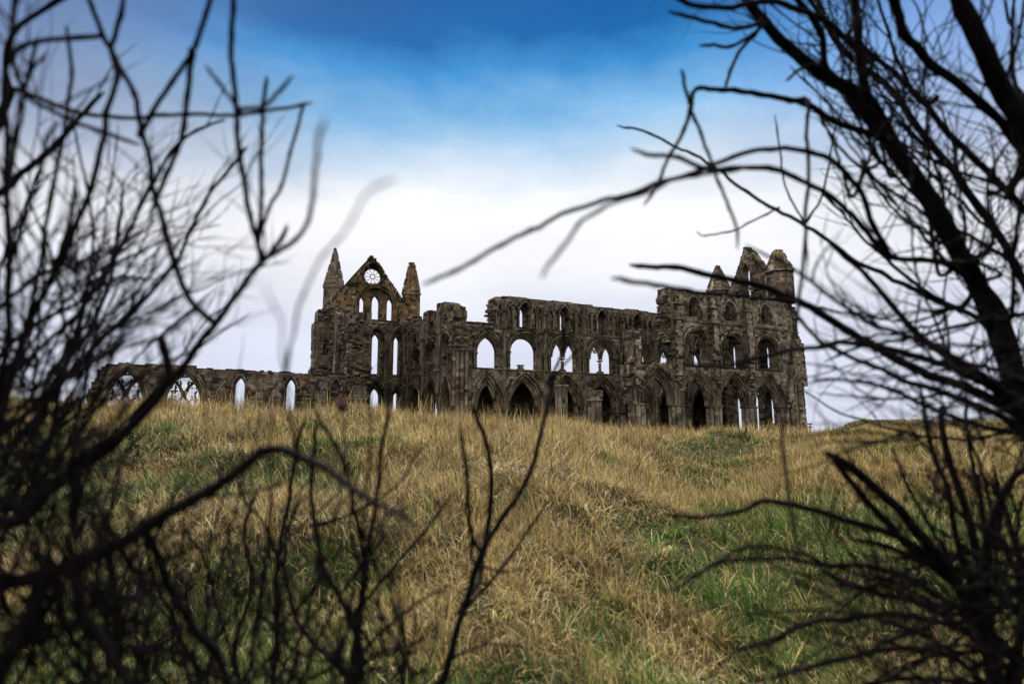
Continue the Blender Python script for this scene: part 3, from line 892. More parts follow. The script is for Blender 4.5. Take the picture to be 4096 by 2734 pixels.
TW = part('transept_gable_wall', m, ABBEY, 'ochre gable wall with a small rose window above tall lancets')
m = MB()
for i0, i1, d0, d1 in ((0, .18, .1, .95), (.18, .36, .3, .95)): ring(m, PT, rec_up, i0, i1, d0, d1, 'ochre')
roll(m, PT, rec_up, -.06, -.06, .10, 'ochre'); roll(m, PT, rec_up, .17, .14, .08, 'ochre'); roll(m, PT, rec_up, .34, .34, .07, 'ochre')
for s in (-1, 1):
    for i, dd in ((.05, .02), (.22, .2)):
        shaft(m, PT, rec_up[0] + s * (2.75 - i), 15.0, 16.7, dd, .085, kind='ochre'); cap_base(m, PT, rec_up[0] + s * (2.75 - i), 14.95, 16.95, dd, .09)
part('relieving_arch', m, TW)
for a in win_up + win_mid + win_low:
    m = MB(); ring(m, PT, a, -.16, .0, .93, 1.05, 'ochre' if a[4] > 14 else 'grey'); part('lancet_window', m, TW)
for a in rec_mid + rec_low:
    m = MB()
    for i0, i1, d0, d1 in ((0, .16, .1, .98), (.16, .32, .35, .98)): ring(m, PT, a, i0, i1, d0, d1)
    roll(m, PT, a, -.05, -.05, .10); roll(m, PT, a, .15, .12, .08); roll(m, PT, a, .3, .38, .07)
    for s in (-1, 1):
        for i, dd in ((.03, .02), (.2, .25)):
            u = a[0] + s * (a[1] / 2 - i)
            shaft(m, PT, u, a[4], a[2] - .2, dd, .08); cap_base(m, PT, u, a[4], a[2], dd, .09)
    part('recessed_arch', m, TW)
m = MB()                                         # rose tracery: hub, twelve spokes, scalloped rim
def PR(x, z): return PT(rose_c[0] + x, rose_c[1] + z, 1.15)
cdk = (.045, .038, .03)
m.tube([PR(.30 * math.cos(t * math.pi / 8), .30 * math.sin(t * math.pi / 8)) for t in range(17)], .05, 5, cdk)
m.tube([PR(1.15 * math.cos(t * math.pi / 12), 1.15 * math.sin(t * math.pi / 12)) for t in range(25)], .06, 5, cdk)
for k in range(10):
    a = 2 * math.pi * k / 10 + .1
    ca, sa_ = math.cos(a), math.sin(a)
    m.tube([PR(.3 * ca, .3 * sa_), PR(.86 * ca, .86 * sa_)], .04, 5, cdk)
    for s in (-1, 1):
        b = a + s * .22; b2 = a + s * .314
        m.tube([PR(.84 * ca, .84 * sa_), PR(.97 * math.cos(a + s * .11), .97 * math.sin(a + s * .11)), PR(1.06 * math.cos(b), 1.06 * math.sin(b)), PR(1.13 * math.cos(b2), 1.13 * math.sin(b2))], .037, 5, cdk)
part('rose_window', m, TW)
m = MB()
for i0, i1, d0, d1 in ((0, .15, .15, .98),): ring(m, PT, rec_ro, i0, i1, d0, d1, 'ochre')
roll(m, PT, rec_ro, -.05, -.05, .09, 'ochre'); part('rose_recess', m, TW)
for zz in (14.5, 7.18):
    m = MB(); string(m, PT, -14, -6.2, zz, .16, .12); part('string_course', m, TW)
for x in (-8.85, -11.9, -6.2):
    m = MB()
    for o in (-.1, .1): shaft(m, PT, x + o, FLOOR, 14.3, -.06, .075)
    part('wall_shaft', m, TW)
turret(-15.95, 18.2, 15.9, 18.95, 24.45, 24.2, 1.33, 'grey', ABBEY, 'tall slender pointed turret at the left end of the ochre gable', (DOOR_A, .36, 16.3, 18.05), 0)
turret(-5.55, 18.2, 15.9, 19.05, 25.0, 23.5, 1.25, 'ochre', ABBEY, 'blunt-tipped turret at the right end of the ochre gable', (DOOR_A, .33, 16.55, 18.05), .05)
m = MB()                                         # square turret base under the right-hand turret
ol = [(-6.9, FLOOR), (-4.2, FLOOR), (-4.2, 15.95), (-6.9, 15.95)]
Pq = FN(17.4); slab(m, Pq, ol, [], 0, 2.2); facing(m, Pq, ol, [], 'grey', z0=10); rubble(m, Pq, 40, (-6.8, -4.3), (14.6, 16.3), (-.3, .4), (.3, .6), 'grey', .4)
part('turret_base', m, ABBEY)
m = MB()                                         # broad ruined base of the left-hand turret
Pq = FN(16.6)
ol = [(-18.25, 7.0)] + [(-15.0, 7.0), (-15.0, 15.6)] + rag([(-15.0, 15.6), (-17.0, 15.75), (-17.5, 15.6), (-18.0, 15.2), (-17.95, 14.0), (-18.35, 13.5), (-18.3, 11.2), (-18.25, 8.6), (-18.5, 8.1), (-18.25, 7.0)], .08, (.35, .6), 51)[1:-1]
slab(m, Pq, ol, [arch(-17.05, .22, 11.0, 11.2, 9.8)], 0, 2.8); facing(m, Pq, ol, [arch(-17.05, .3, 11.0, 11.25, 9.7)], 'grey')
ol2 = [(-18.75, FLOOR), (-14.8, FLOOR), (-14.8, 7.2)] + rag([(-14.8, 7.2), (-18.75, 7.2)], .05, (.3, .5), 52)
slab(m, FN(16.5), ol2, [], 0, 3.0); facing(m, FN(16.5), ol2, [], 'brown')
rubble(m, FN(16.4), 50, (-18.5, -16.6), (7.0, 8.5), (0, .5), (.3, .6), 'brown', .5)
rubble(m, FN(16.5), 60, (-17.9, -15.3), (14.2, 15.6), (-.1, .6), (.25, .6), 'grey', .4)
string(m, Pq, -18.3, -15, 11.25, .13, .1, .05)
for x in (-18.0, -17.6): shaft(m, Pq, x, 7.5, 13.4, -.03, .09)
part('turret_base', m, ABBEY)

# ruined west side of the transept
PW = FE(-16.2)
w_out = [(-17.0, FLOOR), (-5.2, FLOOR)] + rag([(-5.2, FLOOR), (-5.2, 13.3)], .1, (.3, .5), 61)[1:] + rag([(-5.2, 13.3), (-5.5, 13.5), (-5.9, 12.95), (-8.8, 13.4), (-9.3, 14.25), (-12, 15.25), (-17.0, 15.7)], .16, (.3, .6), 62)[1:]
wh = [[(-8.5, 9.6), (-6.2, 9.6), (-6.2, 12.75), (-8.5, 12.95)]]
m = MB()
slab(m, PW, w_out, wh, 0, 1.4); facing(m, PW, w_out, wh, 'grey', proud=(.01, .12))
for (u0, u1, z0, z1, n_) in ((-16.5, -11.5, 8, 15, 160), (-8.9, -5.4, 7, 13.2, 130), (-6.4, -5.3, 4, 13.4, 60), (-11.5, -9.0, 6, 14, 60)):
    rubble(m, PW, n_, (u0, u1), (z0, z1), (-.28, .15), (.2, .6), 'grey', .45)
ol = [(-12.0, 6.5), (-10.2, 6.5), (-10.2, 14.0), (-12.0, 14.6)]
slab(m, FE(-16.75), ol, [], 0, .6); facing(m, FE(-16.75), ol, [], 'grey')
part('transept_west_wall', m, ABBEY, 'broken stub wall in front of the left side of the ochre gable')
P3 = FN(4.9)
p3 = [(-16.5, FLOOR), (-13.85, FLOOR)] + rag([(-13.85, FLOOR), (-13.92, 7), (-14.0, 10.4), (-14.05, 12.0)], .07, (.3, .5), 63)[1:] + [(-14.22, 13.75)] + \
    [(-14.86, 13.6), (-14.95, 12.25)] + rag([(-14.95, 12.25), (-15.4, 12.86), (-15.43, 13.36), (-15.96, 13.67), (-16.42, 12.9), (-16.5, 10.5)], .08, (.25, .4), 64)[1:]
m = MB()
slab(m, P3, p3, [], 0, 1.5); facing(m, P3, p3, [], 'grey', proud=(.01, .12))
rubble(m, P3, 130, (-16.4, -14.2), (7.0, 12.6), (-.3, .1), (.2, .55), 'grey', .45)
rubble(m, P3, 60, (-16.0, -14.0), (5.4, 7.4), (-.4, .1), (.3, .65), 'brown', .45)
for x, r in ((-14.68, .16), (-14.38, .17), (-14.15, .13)):
    shaft(m, P3, x, 6.9, 13.4 if x > -14.5 else 10.5, -.1, r, 8)
x, y, z = P3(-14.55, 13.5, 0); m.drum(x, y + .1, 13.45, 13.95, .34, .42, 8, DARK[0])
for zz in (9.9, 6.9): m.drum(*P3(-14.4, 0, -.1)[:2], zz, zz + .25, .42, .46, 10, stone_col())
part('crossing_stump', m, ABBEY, 'tall broken pier stump with a thin shaft standing on top')

# --------------------------------------------------------------- transept east wall
PX = FE(-6.16)
x_out = [(-17.06, FLOOR), (-.2, FLOOR), (-.2, 11.7)] + rag([(-.2, 11.7), (.42, 11.8), (.4, 13.5), (.04, 14.0), (-2.0, 14.75), (-3.45, 15.1), (-5.7, 15.35)], .10, (.3, .5), 71)[1:] + [(-5.72, 14.35)] + \
    rag([(-5.72, 14.35), (-6.65, 14.5), (-6.8, 14.7), (-9.85, 15.05), (-10.75, 14.6), (-10.95, 14.3), (-12.4, 14.55), (-17.06, 14.85)], .12, (.3, .55), 72)[1:]
xh = [[(-6.2, 13.55), (-5.75, 13.55), (-5.75, 14.15), (-6.2, 14.15)], [(-3.3, 12.7), (-2.4, 12.7), (-2.4, 13.45), (-3.3, 13.45)], arch(-7.7, 1.5, 12.9, 13.5, 12.0), arch(-14.3, 1.5, 11.9, 12.4, 11.3)]
xtri = [(-13.1, 4.2, 9.55, 10.95, 7.5), (-7.55, 4.4, 9.55, 11.1, 7.5), (-2.35, 3.6, 9.6, 11.3, 7.4)]
xarc = [(-13.1, 4.6, 2.9, 6.0, FLOOR + .05), (-7.3, 4.6, 2.9, 6.45, FLOOR + .05), (-2.1, 3.5, 3.0, 6.5, FLOOR + .05)]
m = MB()
hs = [arch(*a) for a in xtri + xarc]
x_front = xh + hs
slab(m, PX, x_out, x_front, 0, .7)
# inner leaf: triforium openings filled below, open heads
leaf = [arch(-12.2, 1.5, 10.0, 10.55, 9.0), arch(-6.6, 1.7, 10.1, 10.8, 9.1), [(-5.1, 7.45), (-4.2, 7.45), (-4.2, 8.9), (-5.1, 8.9)], arch(-2.9, .8, 9.6, 10.6, 7.5), arch(-1.7, .8, 9.6, 10.6, 7.5)]
slab(m, PX, x_out, [arch(*a) for a in xarc] + leaf[:2] + leaf[3:] + xh[:2], .7, 1.4)
hx = [arch(a[0], a[1] + .2, a[2], a[3] + .14, a[4]) for a in xtri + xarc]
facing(m, PX, x_out, hx + xh, 'grey')
for a in xtri: facing(m, PX, arch(*a), leaf, 'grey', .69)
rubble(m, PX, 60, (-16.8, -13), (12.4, 14.8), (-.2, .3), (.2, .5), 'grey', .45)
rubble(m, PX, 40, (-6.9, -.1), (11.5, 14.6), (-.15, .3), (.2, .5), 'grey', .4)
rubble(m, PX, 50, (-11, -8), (13.6, 14.9), (-.1, .6), (.25, .5), 'grey', .4)
XW = part('transept_east_wall', m, ABBEY, 'crumbling side wall running back from the crossing to the ochre gable')
for a in xtri:
    m = MB()
    for i0, i1, d0, d1 in ((0, .2, .1, .68), (.2, .4, .3, .68)): ring(m, PX, a, i0, i1, d0, d1)
    roll(m, PX, a, -.06, -.06, .09); roll(m, PX, a, .2, .14, .07)
    part('triforium_arch', m, XW)
for a in xarc:
    m = MB()
    for i0, i1, d0, d1 in ((0, .24, .14, 1.3), (.24, .48, .36, 1.1), (.48, .7, .54, .95)): ring(m, PX, a, i0, i1, d0, d1, 'brown', True)
    roll(m, PX, a, -.06, -.06, .09); roll(m, PX, a, .22, .17, .08, 'brown'); roll(m, PX, a, .46, .38, .07, 'brown')
    part('arcade_arch', m, XW)
for u0, zt_ in ((-16.9, 14), (-11.0, 14.0), (-4.95, 15.1), (-10.2, 13.6), (-4.4, 14.6)):
    m = MB()
    for o in (-.2, 0, .2): shaft(m, PX, u0 + o, 4.6 if u0 != -16.9 else FLOOR, zt_, -.1 - (.06 if o == 0 else 0), .11)
    for zz in (7.2, 11.5): m.drum(*PX(u0, 0, -.1)[:2], zz, zz + .2, .36, .4, 8, stone_col())
    part('wall_shaft', m, XW)
for zz in (11.5, 7.15):
    m = MB(); string(m, PX, -17, -.4, zz, .15, .08); part('string_course', m, XW)
m = MB()
facing(m, FE(-1.0), [(-16.5, FLOOR), (-6.6, FLOOR), (-6.6, 6.8), (-16.5, 6.8)], [], 'brown'); slab(m, FE(-1.0), [(-16.5, FLOOR), (-6.6, FLOOR), (-6.6, 6.8), (-16.5, 6.8)], [], 0, .8)
m.box((-4.7, 1.7, 6.8), (-.3, 17.0, 7.1), stone_col(0, 0, 0, 'brown'))
part('transept_aisle', m, ABBEY)

# crossing pier
m = MB()
cluster(m, -4.85, .65, FLOOR, 9.1, .95, .21, 12, cap=False, kind='brown', rot=.15)
m.drum(-4.85, .65, 9.0, 9.2, 1.22, 1.34, 14, stone_col()); m.drum(-4.85, .65, 9.2, 9.35, 1.36, 1.3, 14, stone_col())
z = 9.3
while z < 11.9:
    h = rng.uniform(.14, .26)
    for k in range(11):
        a = 2 * math.pi * k / 11 + rng.random() * .3
        r = rng.uniform(.75, 1.0)
        x, y = -4.9 + r * math.cos(a), .7 + r * math.sin(a)
        s = rng.uniform(.26, .42)
        m.box((x - s, y - s, z), (x + s, y + s, z + h - .01), stone_col(x, y, z))
    z += h
rubble(m, FN(-.35), 60, (-5.9, -3.8), (9.5, 12.0), (-.15, .3), (.25, .6), 'grey', .35)
part('crossing_pier', m, ABBEY, 'massive clustered pier with a rough rubble top where the arms meet')

# --------------------------------------------------------------- two free-standing broken piers before the arcade
def broken_pier(e, n, zt, r, label, topped):
    o, og = abbey_empty('ruined_pier', e, n, FLOOR)
    tag(o, label, 'pier', 'broken piers in front of the arcade')
    m = MB()
    cluster(m, e, n, FLOOR, zt - (.7 if topped else 0), r * .74, r * .32, 8, cap=False, kind='grey')
    m.build('shaft_cluster', STONE, o, og)
    m = MB()
    zc = zt - (.9 if topped else .25)
    m.drum(e, n, zc, zc + .16, r * 1.05, r * 1.2, 14, stone_col()); m.drum(e, n, zc + .16, zc + .3, r * 1.24, r * 1.22, 14, rng.choice(PALE))
    m.build('capital', STONE, o, og)
    if topped:
        m = MB(); rubble(m, FN(n), 26, (e - .2, e + .55), (zc + .3, zt + .2), (-.5, .5), (.35, .7), 'grey', .55)
        m.build('broken_springer', STONE, o, og)
broken_pier(1.75, -9.5, 4.85, .60, 'broken clustered pier with a flat pale capital, under the third arch', False)
broken_pier(5.65, -9.5, 4.2, .70, 'shorter broken pier topped by jagged stones, under the fourth arch', True)

# --------------------------------------------------------------- low nave aisle wall at the left
LW, LO = abbey_empty('ruined_wall', -27, 5.5, FLOOR)
tag(LW, 'low ruined stone wall with two traceried windows and narrow lancets, left of the gable', 'wall')
PL = FN(5.5)
l_out = [(-39.9, FLOOR), (-13.9, FLOOR), (-13.9, 5.5)] + rag([(-13.9, 5.5), (-14.6, 6.3), (-17.0, 6.6), (-20.3, 6.42), (-25.5, 6.5), (-30.1, 6.5), (-31.0, 6.75), (-31.9, 6.8), (-33.7, 6.7), (-35.4, 6.62), (-36.2, 6.62), (-37.0, 6.72), (-37.6, 6.55), (-38.6, 6.3), (-39.2, 5.5), (-39.75, 4.2), (-39.9, FLOOR)], .11, (.3, .8), 81)[1:-1]
big = [(-36.85, 3.6, 3.1, 6.3, 1.2), (-31.95, 3.7, 3.0, 6.3, 1.2)]
lan = [(-27.0, 1.25, 4.75, 5.95, .8), (-22.1, 1.25, 4.75, 6.0, .8), (-17.5, 1.25, 4.75, 5.95, .8)]
lin = [(-26.85, .92, 4.75, 5.72, .8), (-21.95, .94, 4.75, 5.75, .8)]
m = MB()
slab(m, PL, l_out, [arch(*a) for a in big + lan], 0, .45)
slab(m, PL, l_out, [arch(*a, .25) for a in big] + [arch(*a) for a in lin], .45, 1.1)
facing(m, PL, l_out, [arch(a[0], a[1] + .3, a[2], a[3] + .2, a[4]) for a in big] + [arch(a[0], a[1] + .1, a[2], a[3] + .1, a[4]) for a in lan], 'brown', proud=(.01, .08), course=.26)
facing(m, PL, arch(*lan[2]), [], 'grey', .44)
def lpart(name, mb, parent=LW): return mb.build(name, STONE, parent, LO)
lpart('wall_face', m)
for a in big:
    m = MB()
    for i0, i1, d0, d1 in ((0, .2, .08, .9), (.2, .38, .25, .8)): ring(m, PL, a, i0, i1, d0, d1, 'brown')
    roll(m, PL, a, -.1, -.08, .12, 'brown'); roll(m, PL, a, .18, .1, .06, 'brown')
    A = arch(*a, -.12); A1 = arch(*a, -.45)
    for q in range(3, len(A) - 4):
        if rng.random() < .75:
            p = [A[q], A[q + 1], A1[q + 1], A1[q]]
            m.hexa([PL(*z, -.1 - .1 * rng.random()) for z in p] + [PL(*z, .3) for z in p], stone_col(0, 0, 0, 'brown'))
    w_ = lpart('tracery_window', m)
    m = MB(); tub = lambda p_, r_, n_, c_: m.tube(p_, [x_ * 1.55 for x_ in r_] if isinstance(r_, list) else r_ * 1.55, n_, c_)
    c = a[0]; ck = (.10, .075, .05)
    def Q(x, z): return PL(c + x, z, .62)
    zf = 3.85
    for x in (-.42, .42):
        tub([Q(x, 1.0), Q(x, 3.1), Q(x * .35, 3.6), Q(0, zf)], .09, 6, ck)
    for s in (-1, 1):                              # Y-shaped bars with cusps
        tub([Q(0, zf - .2), Q(s * .16, zf + .35), Q(s * .42, zf + .85), Q(s * .78, zf + 1.25)], [.17, .12, .11, .1], 6, ck)
        tub([Q(s * .42, zf + .85), Q(s * .3, zf + 1.15), Q(s * .42, zf + 1.45)], [.08, .07, .04], 5, ck)
        tub([Q(s * 1.28, zf - .55), Q(s * 1.02, zf - .25), Q(s * .98, zf + .1), Q(s * 1.12, zf + .45)], [.09, .07, .06, .05], 5, ck)
        for (x, z) in ((.62, zf + .75), (.95, zf + .3), (.28, zf + .45), (.7, zf - .1), (.5, zf + 1.3), (1.0, zf + .75)):
            tub([Q(s * x, z), Q(s * (x + .14), z - .10)], [.09, .03], 5, ck)
        tub([Q(s * .42, 3.1), Q(s * .8, 3.5), Q(s * 1.2, 3.15)], .06, 5, ck)
    for x in (-.2, 0, .2): tub([Q(x, zf + 1.88), Q(x * .8, zf + 1.7)], [.12, .03], 5, ck)
    if a is big[1]:
        tub([Q(-.78, zf + .1), Q(-.76, zf + .95)], .06, 5, ck); tub([Q(-1.02, zf + .38), Q(-.5, zf + .38)], .06, 5, ck)
    m.build('tracery', STONE, w_, LO)
for k, a in enumerate(lan):
    m = MB()
    roll(m, PL, a, -.08, -.06, .11, 'grey'); ring(m, PL, a, 0, .12, .1, .5, 'grey')
    for s in (-1, 1):
        m.box(PL(a[0] + s * .78 - .16, a[2] - .28, -.16), PL(a[0] + s * .78 + .16, a[2], .02), rng.choice(DARK))
    if k < 2: ring(m, PL, lin[k], -.14, 0, .4, .6, 'grey')
    lpart('lancet_window', m)
for c in (-24.5, -19.6, -29.4, -15.2):
    m = MB()
    for s in (-1, 1):
        m.tube([PL(c + s * .2, 3.75, -.08), PL(c + s * .55, 4.55, -.08), PL(c + s * 1.1, 5.35, -.08)], .07, 5, stone_col(0, 0, 0, 'grey'))
    m.box(PL(c - .28, 3.45, -.25), PL(c + .28, 3.75, .02), DARK[0])
    lpart('vault_springing', m)

# ------------------------------------------------------------------ terrain
def vnoise(x, y, seed, scale):
    g = np.random.RandomState(seed).rand(64, 64)
    x = np.asarray(x, float) / scale; y = np.asarray(y, float) / scale
    xi = np.floor(x).astype(int); yi = np.floor(y).astype(int)
    fx = x - xi; fy = y - yi
    fx = fx * fx * (3 - 2 * fx); fy = fy * fy * (3 - 2 * fy)
    a = g[xi % 64, yi % 64]; b = g[(xi + 1) % 64, yi % 64]; c = g[xi % 64, (yi + 1) % 64]; d_ = g[(xi + 1) % 64, (yi + 1) % 64]
    return (a * (1 - fx) + b * fx) * (1 - fy) + (c * (1 - fx) + d_ * fx) * fy
def sstep(t):
    t = np.clip(t, 0, 1); return t * t * (3 - 2 * t)
CA = [-3, -1.2, -.817, -.54, -.33, -.15, 0, .06, .108, .156, .225, .32, .466, .81, 1.2, 3]
CT = [.068, .068, .0666, .0631, .0472, .0458, .0403, .0354, .0251, .0196, .0183, .0148, .0128, .0150, .015, .015]
CY = [17, 17, 17.5, 18, 18, 18, 18, 18.5, 21, 24.5, 27, 29, 31, 33, 33, 33]
def crest(x, y):
    a = x / np.maximum(y, 2.0)
    a = np.where(y < 2.0, x / 2.0, a)
    yc = np.interp(a, CA, CY)
    return a, yc, np.interp(a, CA, CT) * yc - .42
def ground_z(x, y):
    x = np.asarray(x, float); y = np.asarray(y, float)
    a, yc, hc = crest(x, y)
    t = np.clip((y - 2.5) / (yc - 2.5), 0, 1)
    s = .72 * t + .28 * np.sin(t * math.pi / 2)
    h = -1.6 + (hc + 1.6) * s
    h -= .62 * np.exp(-((a - .33) / .12) ** 2) * np.exp(-((y - 15) / 6.0) ** 2)
    lump = (vnoise(x, y, 3, 2.3) - .5) * .44 + (vnoise(x, y, 5, .8) - .5) * .24
    h += lump * sstep((y + 3) / 4) * sstep((yc + 6 - y) / 6)
    far = sstep((y - yc) / 13)
    plat = -.55 + sstep((a - .46) / .10) * 1.55
    h = h * (1 - far) + plat * far
    h += far * (vnoise(x, y, 8, 3.1) - .5) * .10
    fall = sstep((y - 64) / 30)
    h = h * (1 - fall) + (-.75) * fall
    off = sstep((np.hypot(x, y) - 150) / 500)
    h = h * (1 - off) - 6.0 * off
    return h + EYE

def axis(parts):
    o = []
    for a, b, s in parts: o += list(np.arange(a, b, s))
    return np.array(o)
gx = axis([(-3000, -300, 300), (-300, -60, 20), (-60, -24, 2), (-24, 34, .3), (34, 80, 1.5), (80, 300, 20), (300, 3001, 300)])
gy = axis([(-600, -60, 90), (-60, -6, 6), (-6, 36, .3), (36, 90, 1.5), (90, 300, 15), (300, 4001, 370)])
X, Y = np.meshgrid(gx, gy)
Z = ground_z(X, Y)
nx, ny = len(gx), len(gy)
me = bpy.data.meshes.new('ground')
vv = np.stack([X, Y, Z], -1).reshape(-1, 3)
idx = np.arange(nx * ny).reshape(ny, nx)
q = np.stack([idx[:-1, :-1], idx[:-1, 1:], idx[1:, 1:], idx[1:, :-1]], -1).reshape(-1, 4)
me.vertices.add(len(vv)); me.vertices.foreach_set('co', vv.ravel().astype(np.float32))
me.loops.add(q.size); me.loops.foreach_set('vertex_index', q.ravel().astype(np.int32))
me.polygons.add(len(q)); me.polygons.foreach_set('loop_start', np.arange(0, q.size, 4, dtype=np.int32))
me.update(calc_edges=True); me.shade_smooth()
m, t, p = new_mat('thatch_and_soil')
n = t.nodes.new; l = t.links.new
co = n('ShaderNodeTexCoord')
a = n('ShaderNodeTexNoise'); a.inputs['Scale'].default_value = .55; a.inputs['Detail'].default_value = 8; a.inputs['Roughness'].default_value = .65
b = n('ShaderNodeTexNoise'); b.inputs['Scale'].default_value = 14; b.inputs['Detail'].default_value = 8; b.inputs['Roughness'].default_value = .7
l(co.outputs['Object'], a.inputs[0]); l(co.outputs['Object'], b.inputs[0])
r = n('ShaderNodeValToRGB'); r.color_ramp.elements[0].position = .38; r.color_ramp.elements[0].color = (.022, .034, .010, 1)
r.color_ramp.elements[1].position = .56; r.color_ramp.elements[1].color = (.075, .055, .026, 1); l(a.outputs[0], r.inputs[0])
r2 = n('ShaderNodeMapRange'); r2.inputs['From Min'].default_value = .3; r2.inputs['From Max'].default_value = .7; r2.inputs['To Min'].default_value = .35; r2.inputs['To Max'].default_value = 1.5
l(b.outputs[0], r2.inputs[0])
vm = n('ShaderNodeVectorMath'); vm.operation = 'SCALE'; l(r.outputs[0], vm.inputs[0]); l(r2.outputs[0], vm.inputs[3]); l(vm.outputs[0], p.inputs['Base Color'])
bu = n('ShaderNodeBump'); bu.inputs['Strength'].default_value = 1; bu.inputs['Distance'].default_value = .06; l(b.outputs[0], bu.inputs['Height']); l(bu.outputs[0], p.inputs['Normal'])
p.inputs['Roughness'].default_value = .95; p.inputs['Specular IOR Level'].default_value = .1
me.materials.append(m)
g_o = bpy.data.objects.new('ground', me); COL.objects.link(g_o)
tag(g_o, 'rising rough ground with a hump before the ruin', None, None, 'structure')

# ------------------------------------------------------------------ grass
R = np.random.RandomState(11)
def greenness(x, y):
    a = x / np.maximum(y, 1)
    g = .20 + 1.25 * (vnoise(x, y, 21, 1.7) - .42) + 1.25 * (vnoise(x, y, 22, .7) - .5)
    g += .75 * np.exp(-((a - .30) / .11) ** 2) * np.exp(-((y - 17) / 6) ** 2)
    g += .45 * sstep((7.0 - y) / 3.5)
    g += .55 * np.exp(-((a - .42) / .12) ** 2) * np.exp(-((y - 7.2) / 2.0) ** 2)
    g += .25 * sstep((-.30 - a) / .3)
    g -= .55 * np.exp(-((a - .03) / .14) ** 2) * np.exp(-((y - 15) / 6) ** 2)
    g -= .40 * np.exp(-((a - .22) / .10) ** 2) * np.exp(-((y - 8.5) / 3) ** 2)
    return (g - .34) * 1.7 + .26
STRAW = np.array([(.72, .50, .185), (.80, .59, .245), (.56, .36, .125), (.88, .70, .35), (.19, .118, .048), (.64, .46, .15)])
GREENB = np.array([(.075, .180, .022), (.11, .225, .034), (.045, .120, .016), (.14, .23, .045), (.22, .26, .075)])
def blades(n_cl, ylo, yhi, per, alo, ahi, lmul=1.0, wmul=1.0, tall=0, short=False):
    """clumps spread evenly over a wedge of ground, blades leaning out of each clump"""
    y = np.sqrt(R.uniform(ylo ** 2, yhi ** 2, n_cl)); x = R.uniform(alo, ahi, n_cl) * y
    _, yc, _ = crest(x, y)
    keep = (y < yc + 1.6) | short
    x, y = x[keep], y[keep]; k = len(x)
    cl_az = np.pi + 1.1 * (vnoise(x, y, 31, 2.2) - .5) * 2 * 1.4 + R.normal(0, .5, k)
    cl_len = R.uniform(.7, 1.3, k) * (.75 + .6 * vnoise(x, y, 33, 1.6))
    cl_lean = np.clip(.38 + .9 * (vnoise(x, y, 34, 1.9) - .5) + R.normal(0, .14, k), .05, 1.1)
    gr = greenness(x, y)
    n_ = R.poisson(per, k)
    i = np.repeat(np.arange(k), n_)
    m_ = len(i)
    rad = np.abs(R.normal(0, .11, m_)) * (1 + y[i] * .02); ang = R.uniform(0, 2 * np.pi, m_)
    bx, by = x[i] + rad * np.cos(ang), y[i] + rad * np.sin(ang)
    isg = (R.rand(m_) < np.clip(gr[i], .035, .78))
    ln = cl_len[i] * R.uniform(.4, 1.15, m_) * np.where(isg, .25, .29 + .19 * sstep((by - 8) / 9)) * lmul
    az = cl_az[i] + R.normal(0, 1.0, m_)
    out = R.rand(m_) < .4
    az = np.where(out, ang + R.normal(0, .4, m_), az)
    th = np.clip(cl_lean[i] + .22 * sstep((14 - by) / 6) + R.normal(0, .36, m_) + .2 * out, .0, 1.5)
    kap = np.abs(R.normal(.7, .7, m_)) + 1.7 * (R.rand(m_) < .28)
    wd = (.0036 + .00060 * by) * R.uniform(.6, 1.35, m_) * np.where(isg, 1.25, 1.0) * wmul
    if tall:
        ln = R.uniform(.55, .95, m_); th = np.abs(R.normal(.12, .1, m_)); kap = np.abs(R.normal(.15, .15, m_)); wd = (.0022 + .00022 * by) * R.uniform(.7, 1.2, m_); isg[:] = False
    c = np.where(isg[:, None], GREENB[np.minimum(R.randint(0, 7, m_) % 5, 4)], STRAW[R.randint(0, 6, m_)])
    br = (R.uniform(.30, 1.40, m_) * R.uniform(.55, 1.3, k)[i])[:, None] * (.8 + .4 * vnoise(bx, by, 36, 1.3))[:, None]
    return bx, by, ln, az, th, kap, wd, np.clip(c * br, 0, 1), np.full(m_, 1.1 if tall else .32)
sets = [blades(1900, 2.6, 6.0, 56, -1.15, 1.15, .90),
        blades(5000, 6.0, 13.0, 46, -1.05, 1.05),
        blades(5000, 13.0, 21.0, 42, -1.02, 1.02),
        blades(2600, 20.0, 36.0, 40, .02, 1.05, 1.0),
        blades(5200, 32.0, 74.0, 22, .42, 1.08, .42, 1.15, short=True),
        blades(230, 15.0, 19.0, 2.2, -1.0, .12, tall=1), blades(170, 22, 34.0, 2, .1, 1.0, tall=1)]
bx, by, ln, az, th, kap, wd, bc, topw = [np.concatenate(s) for s in zip(*sets)]
nb = len(bx)
bz = ground_z(bx, by) - .02
P0 = np.stack([bx, by, bz], -1)
side = np.stack([-np.sin(az), np.cos(az), np.zeros(nb)], -1)
tw = R.normal(0, .6, nb)
hor = np.stack([np.cos(az), np.sin(az), np.zeros(nb)], -1)
side = side * np.cos(tw)[:, None] + hor * np.sin(tw)[:, None]
pts = [P0]
for s in (1 / 6, .5, 5 / 6):
    t_ = th + kap * s
    dv = hor * np.sin(t_)[:, None]; dv[:, 2] = np.cos(t_)
    pts.append(pts[-1] + dv * (ln / 3)[:, None])
V = np.empty((nb, 7, 3), np.float32)
for k, f in enumerate((.5, .45, topw)):
    V[:, 2 * k] = pts[k] - side * (wd * f)[:, None]; V[:, 2 * k + 1] = pts[k] + side * (wd * f)[:, None]
V[:, 6] = pts[3]
me = bpy.data.meshes.new('grass')
me.vertices.add(nb * 7); me.vertices.foreach_set('co', V.ravel())
base = (np.arange(nb, dtype=np.int32) * 7)[:, None]
lo = np.array([0, 1, 3, 2, 2, 3, 5, 4, 4, 5, 6], np.int32)[None]
me.loops.add(nb * 11); me.loops.foreach_set('vertex_index', (base + lo).ravel())
ls = (np.arange(nb, dtype=np.int32) * 11)[:, None] + np.array([0, 4, 8], np.int32)[None]
